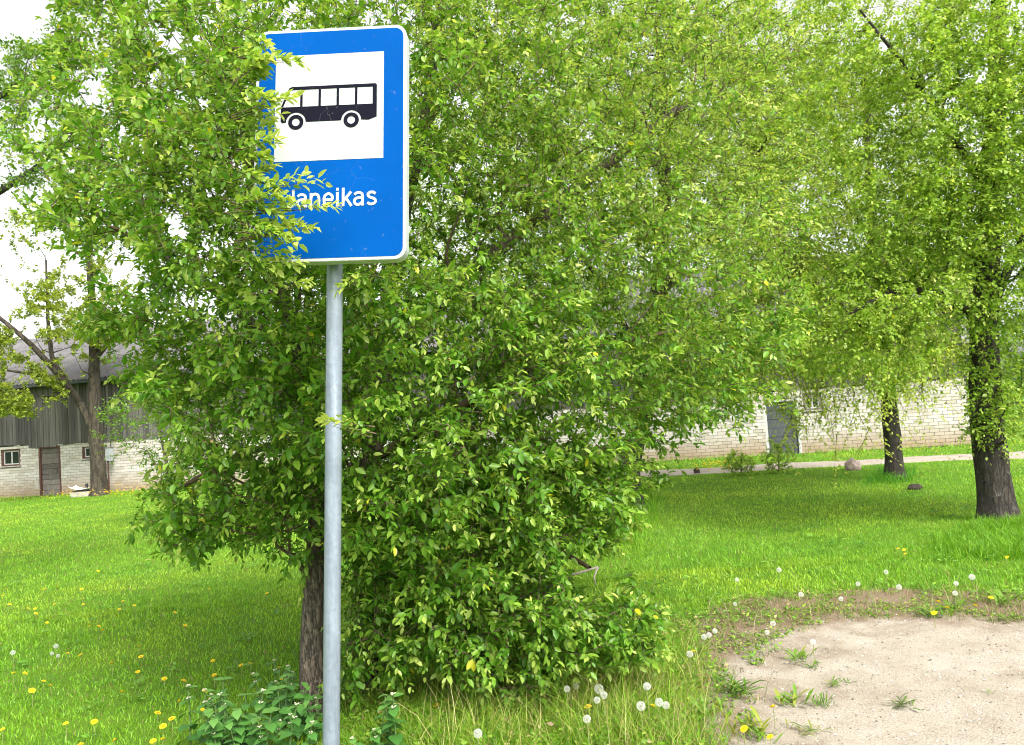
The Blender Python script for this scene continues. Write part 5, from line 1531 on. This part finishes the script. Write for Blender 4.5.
for x, y, lf in NPOS:
    g_ = ground(x, y)
    k_ = rr_.choice((0, 1, 2, 0))
    if used_p[k_]: o = copy_tree(protos[k_])
    else: o = protos[k_]; used_p[k_] = True
    o.location = (g_[0], g_[1], float(height(g_[0], g_[1]))); sc_ = rr_.uniform(0.6, 1.05); o.scale = (sc_ * 1.15, sc_ * 1.15, sc_); o.rotation_euler = (rr_.uniform(-0.25, 0.25), rr_.uniform(-0.25, 0.25), rr_.uniform(0, 6.28))
    tag(o, 'leafy dead-nettle with cream flowers clustered left of the plum stem' if lf else 'leafy dead-nettle growing right of the sign pole foot', 'plant', 'dead-nettles left of the plum stem' if lf else 'dead-nettles right of the pole')

# ------------------------------------------------------------------ weeds on the gravel
WV = np.array([(0, 0, 0), (.3, .07, .16), (.3, 0, .13), (.3, -.07, .16), (.7, .10, .22), (.7, 0, .19), (.7, -.10, .22), (1, 0, .12)], float)
WF = [np.array([(0, 2, 1), (0, 3, 2), (4, 5, 7), (5, 6, 7)]), np.array([(1, 2, 5, 4), (2, 3, 6, 5)])]
ME_WL = [mesh_np('leaf', WV, WF, M_WEED, col=np.tile(c, (8, 1)), smooth=True) for c in ((0.09, 0.21, 0.02), (0.14, 0.27, 0.025), (0.10, 0.15, 0.04), (0.25, 0.29, 0.04))]
def weed(px, py, rad, n_, tint, label, lift=0.0, thin=1.0, cat='weed'):
    g_ = ground(px, py)
    o = empty('weed', (g_[0], g_[1], float(gz(g_[0], g_[1])) + 0.002), random.uniform(0, 6))
    tag(o, label, cat, 'weeds on the gravel')
    for k_ in range(int(n_ * 1.4)):
        l_ = link('leaf', ME_WL[tint if random.random() < 0.75 else random.randrange(4)], o)
        s_ = rad * random.uniform(0.3, 1.0); l_.scale = (s_, s_ * thin * 0.8, s_ * random.uniform(0.2, 1.3))
        l_.location = (random.gauss(0, rad * 0.28), random.gauss(0, rad * 0.28), 0)
        l_.rotation_euler = (random.uniform(-0.3, 0.3), -lift * random.uniform(0.3, 1.0), k_ * 2.4 + random.uniform(-0.4, 0.4))
    return o
for px, py, rad, n_, ti, lf, th_, lab in (
        (790, 706, 0.12, 18, 1, 0.75, 1.2, 'dandelion rosette weed in the middle of the gravel with broad leaves'),
        (823, 708, 0.09, 26, 1, 1.1, 0.6, 'tight tuft of bright grass just right of the dandelion rosette on the gravel'),
        (903, 708, 0.10, 24, 2, 0.35, 0.9, 'grey-green sprawling weed alone on open gravel at the right'),
        (833, 688, 0.08, 14, 1, 0.5, 0.9, 'small sprawling weed on the gravel behind the tight grass tuft'),
        (846, 685, 0.05, 9, 0, 0.4, 1.0, 'tiny weed on the gravel, right of the small sprawling one'),
        (806, 734, 0.11, 26, 3, 0.3, 0.5, 'yellowish flattened grass tuft near the bottom of the gravel'),
        (991, 696, 0.04, 8, 1, 0.5, 0.8, 'tiny lone weed far right on the pale gravel'),
        (800, 662, 0.12, 22, 1, 0.6, 0.8, 'leafy weed with dry stalks at the inner gravel edge'),
        (813, 670, 0.07, 14, 1, 0.6, 1.0, 'small bright weed just below the leafy one with dry stalks'),
        (738, 696, 0.17, 40, 0, 0.4, 0.5, 'wide low mat of green grass at the left gravel edge'),
        (720, 682, 0.10, 20, 1, 0.5, 0.8, 'weed clump at the left gravel edge above the grass mat'),
        (930, 618, 0.15, 30, 0, 0.45, 0.9, 'grey-green leafy weed mat at the far rim of the gravel'),
        (955, 612, 0.14, 26, 1, 0.6, 0.9, 'bright leafy weed at the far rim beside the largest dandelion flower'),
        (1005, 606, 0.16, 30, 1, 0.8, 0.8, 'tall leafy weed clump at the far rim near the right edge'),
        (1012, 622, 0.12, 18, 1, 0.4, 1.0, 'leafy weed spilling onto gravel at the right edge'),
        (745, 738, 0.16, 26, 3, 1.0, 0.9, 'yellow-green broad-leaved weed at the bottom left gravel corner'),
        (705, 722, 0.15, 26, 1, 1.0, 0.8, 'leafy weed in dry grass left of the gravel corner'),
        (760, 742, 0.12, 18, 1, 0.7, 0.9, 'low green weed at the very bottom of the gravel edge')):
    weed(px, py, rad, n_, ti, lab, lf, th_)

# ------------------------------------------------------------------ stone and soil heaps on the lawn
def lump(name, px, py, w, h_, mat, label, cat, seed, flat=0.0):
    g_ = ground(px, py); g_[2] = float(height(g_[0], g_[1]))
    bm = bmesh.new(); bmesh.ops.create_icosphere(bm, subdivisions=3, radius=1.0)
    for v in bm.verts:
        n1 = mnoise.noise(v.co * 1.4 + Vector((seed, 0, 0))); n2 = mnoise.noise(v.co * 4 + Vector((seed, 3, 0)))
        v.co *= 1 + 0.28 * n1 + 0.10 * n2
        v.co = Vector((v.co.x * w / 2, v.co.y * w / 2 * 0.8, v.co.z * h_ * 0.62 + h_ * 0.35))
    me = bpy.data.meshes.new(name); bm.to_mesh(me); bm.free(); me.materials.append(mat)
    o = link(name, me, None, tuple(g_)); tag(o, label, cat)
M_GRAN = plain('pink_granite', (0.33, 0.25, 0.22), 0.85, var=0.4, scale=12)
M_SOIL = plain('dark_soil', (0.045, 0.034, 0.026), 0.95, var=0.5, scale=20)
lump('boulder', 853, 471, 0.34, 0.26, M_GRAN, 'pinkish granite boulder beside the track', 'stone', 1)
lump('molehill', 915, 489.5, 0.22, 0.11, M_SOIL, 'small dark molehill on the lawn left of the thick trunk', 'molehill', 2)
lump('molehill', 697, 474, 0.16, 0.16, M_SOIL, 'small dark soil heap on the lawn right of the plum', 'molehill', 3)
# bare broken twig sticking out of the plum's lower right
tw = at(590, 575, 4.35)
dead = MB()
dead.tube([at(548, 588, 4.45), at(572, 575, 4.36), at(598, 567, 4.3)], [0.010, 0.008, 0.006], 6)
dead.tube([at(598, 567, 4.3), at(594, 577, 4.29), at(596, 586, 4.29)], [0.006, 0.005, 0.003], 6)
o = dead.build('dead_branch', plain('bare_grey_wood', (0.24, 0.21, 0.18), 0.85, var=0.3, scale=30), None, True)
o.parent = plum; o.location = tuple(-np.array(plum.location))
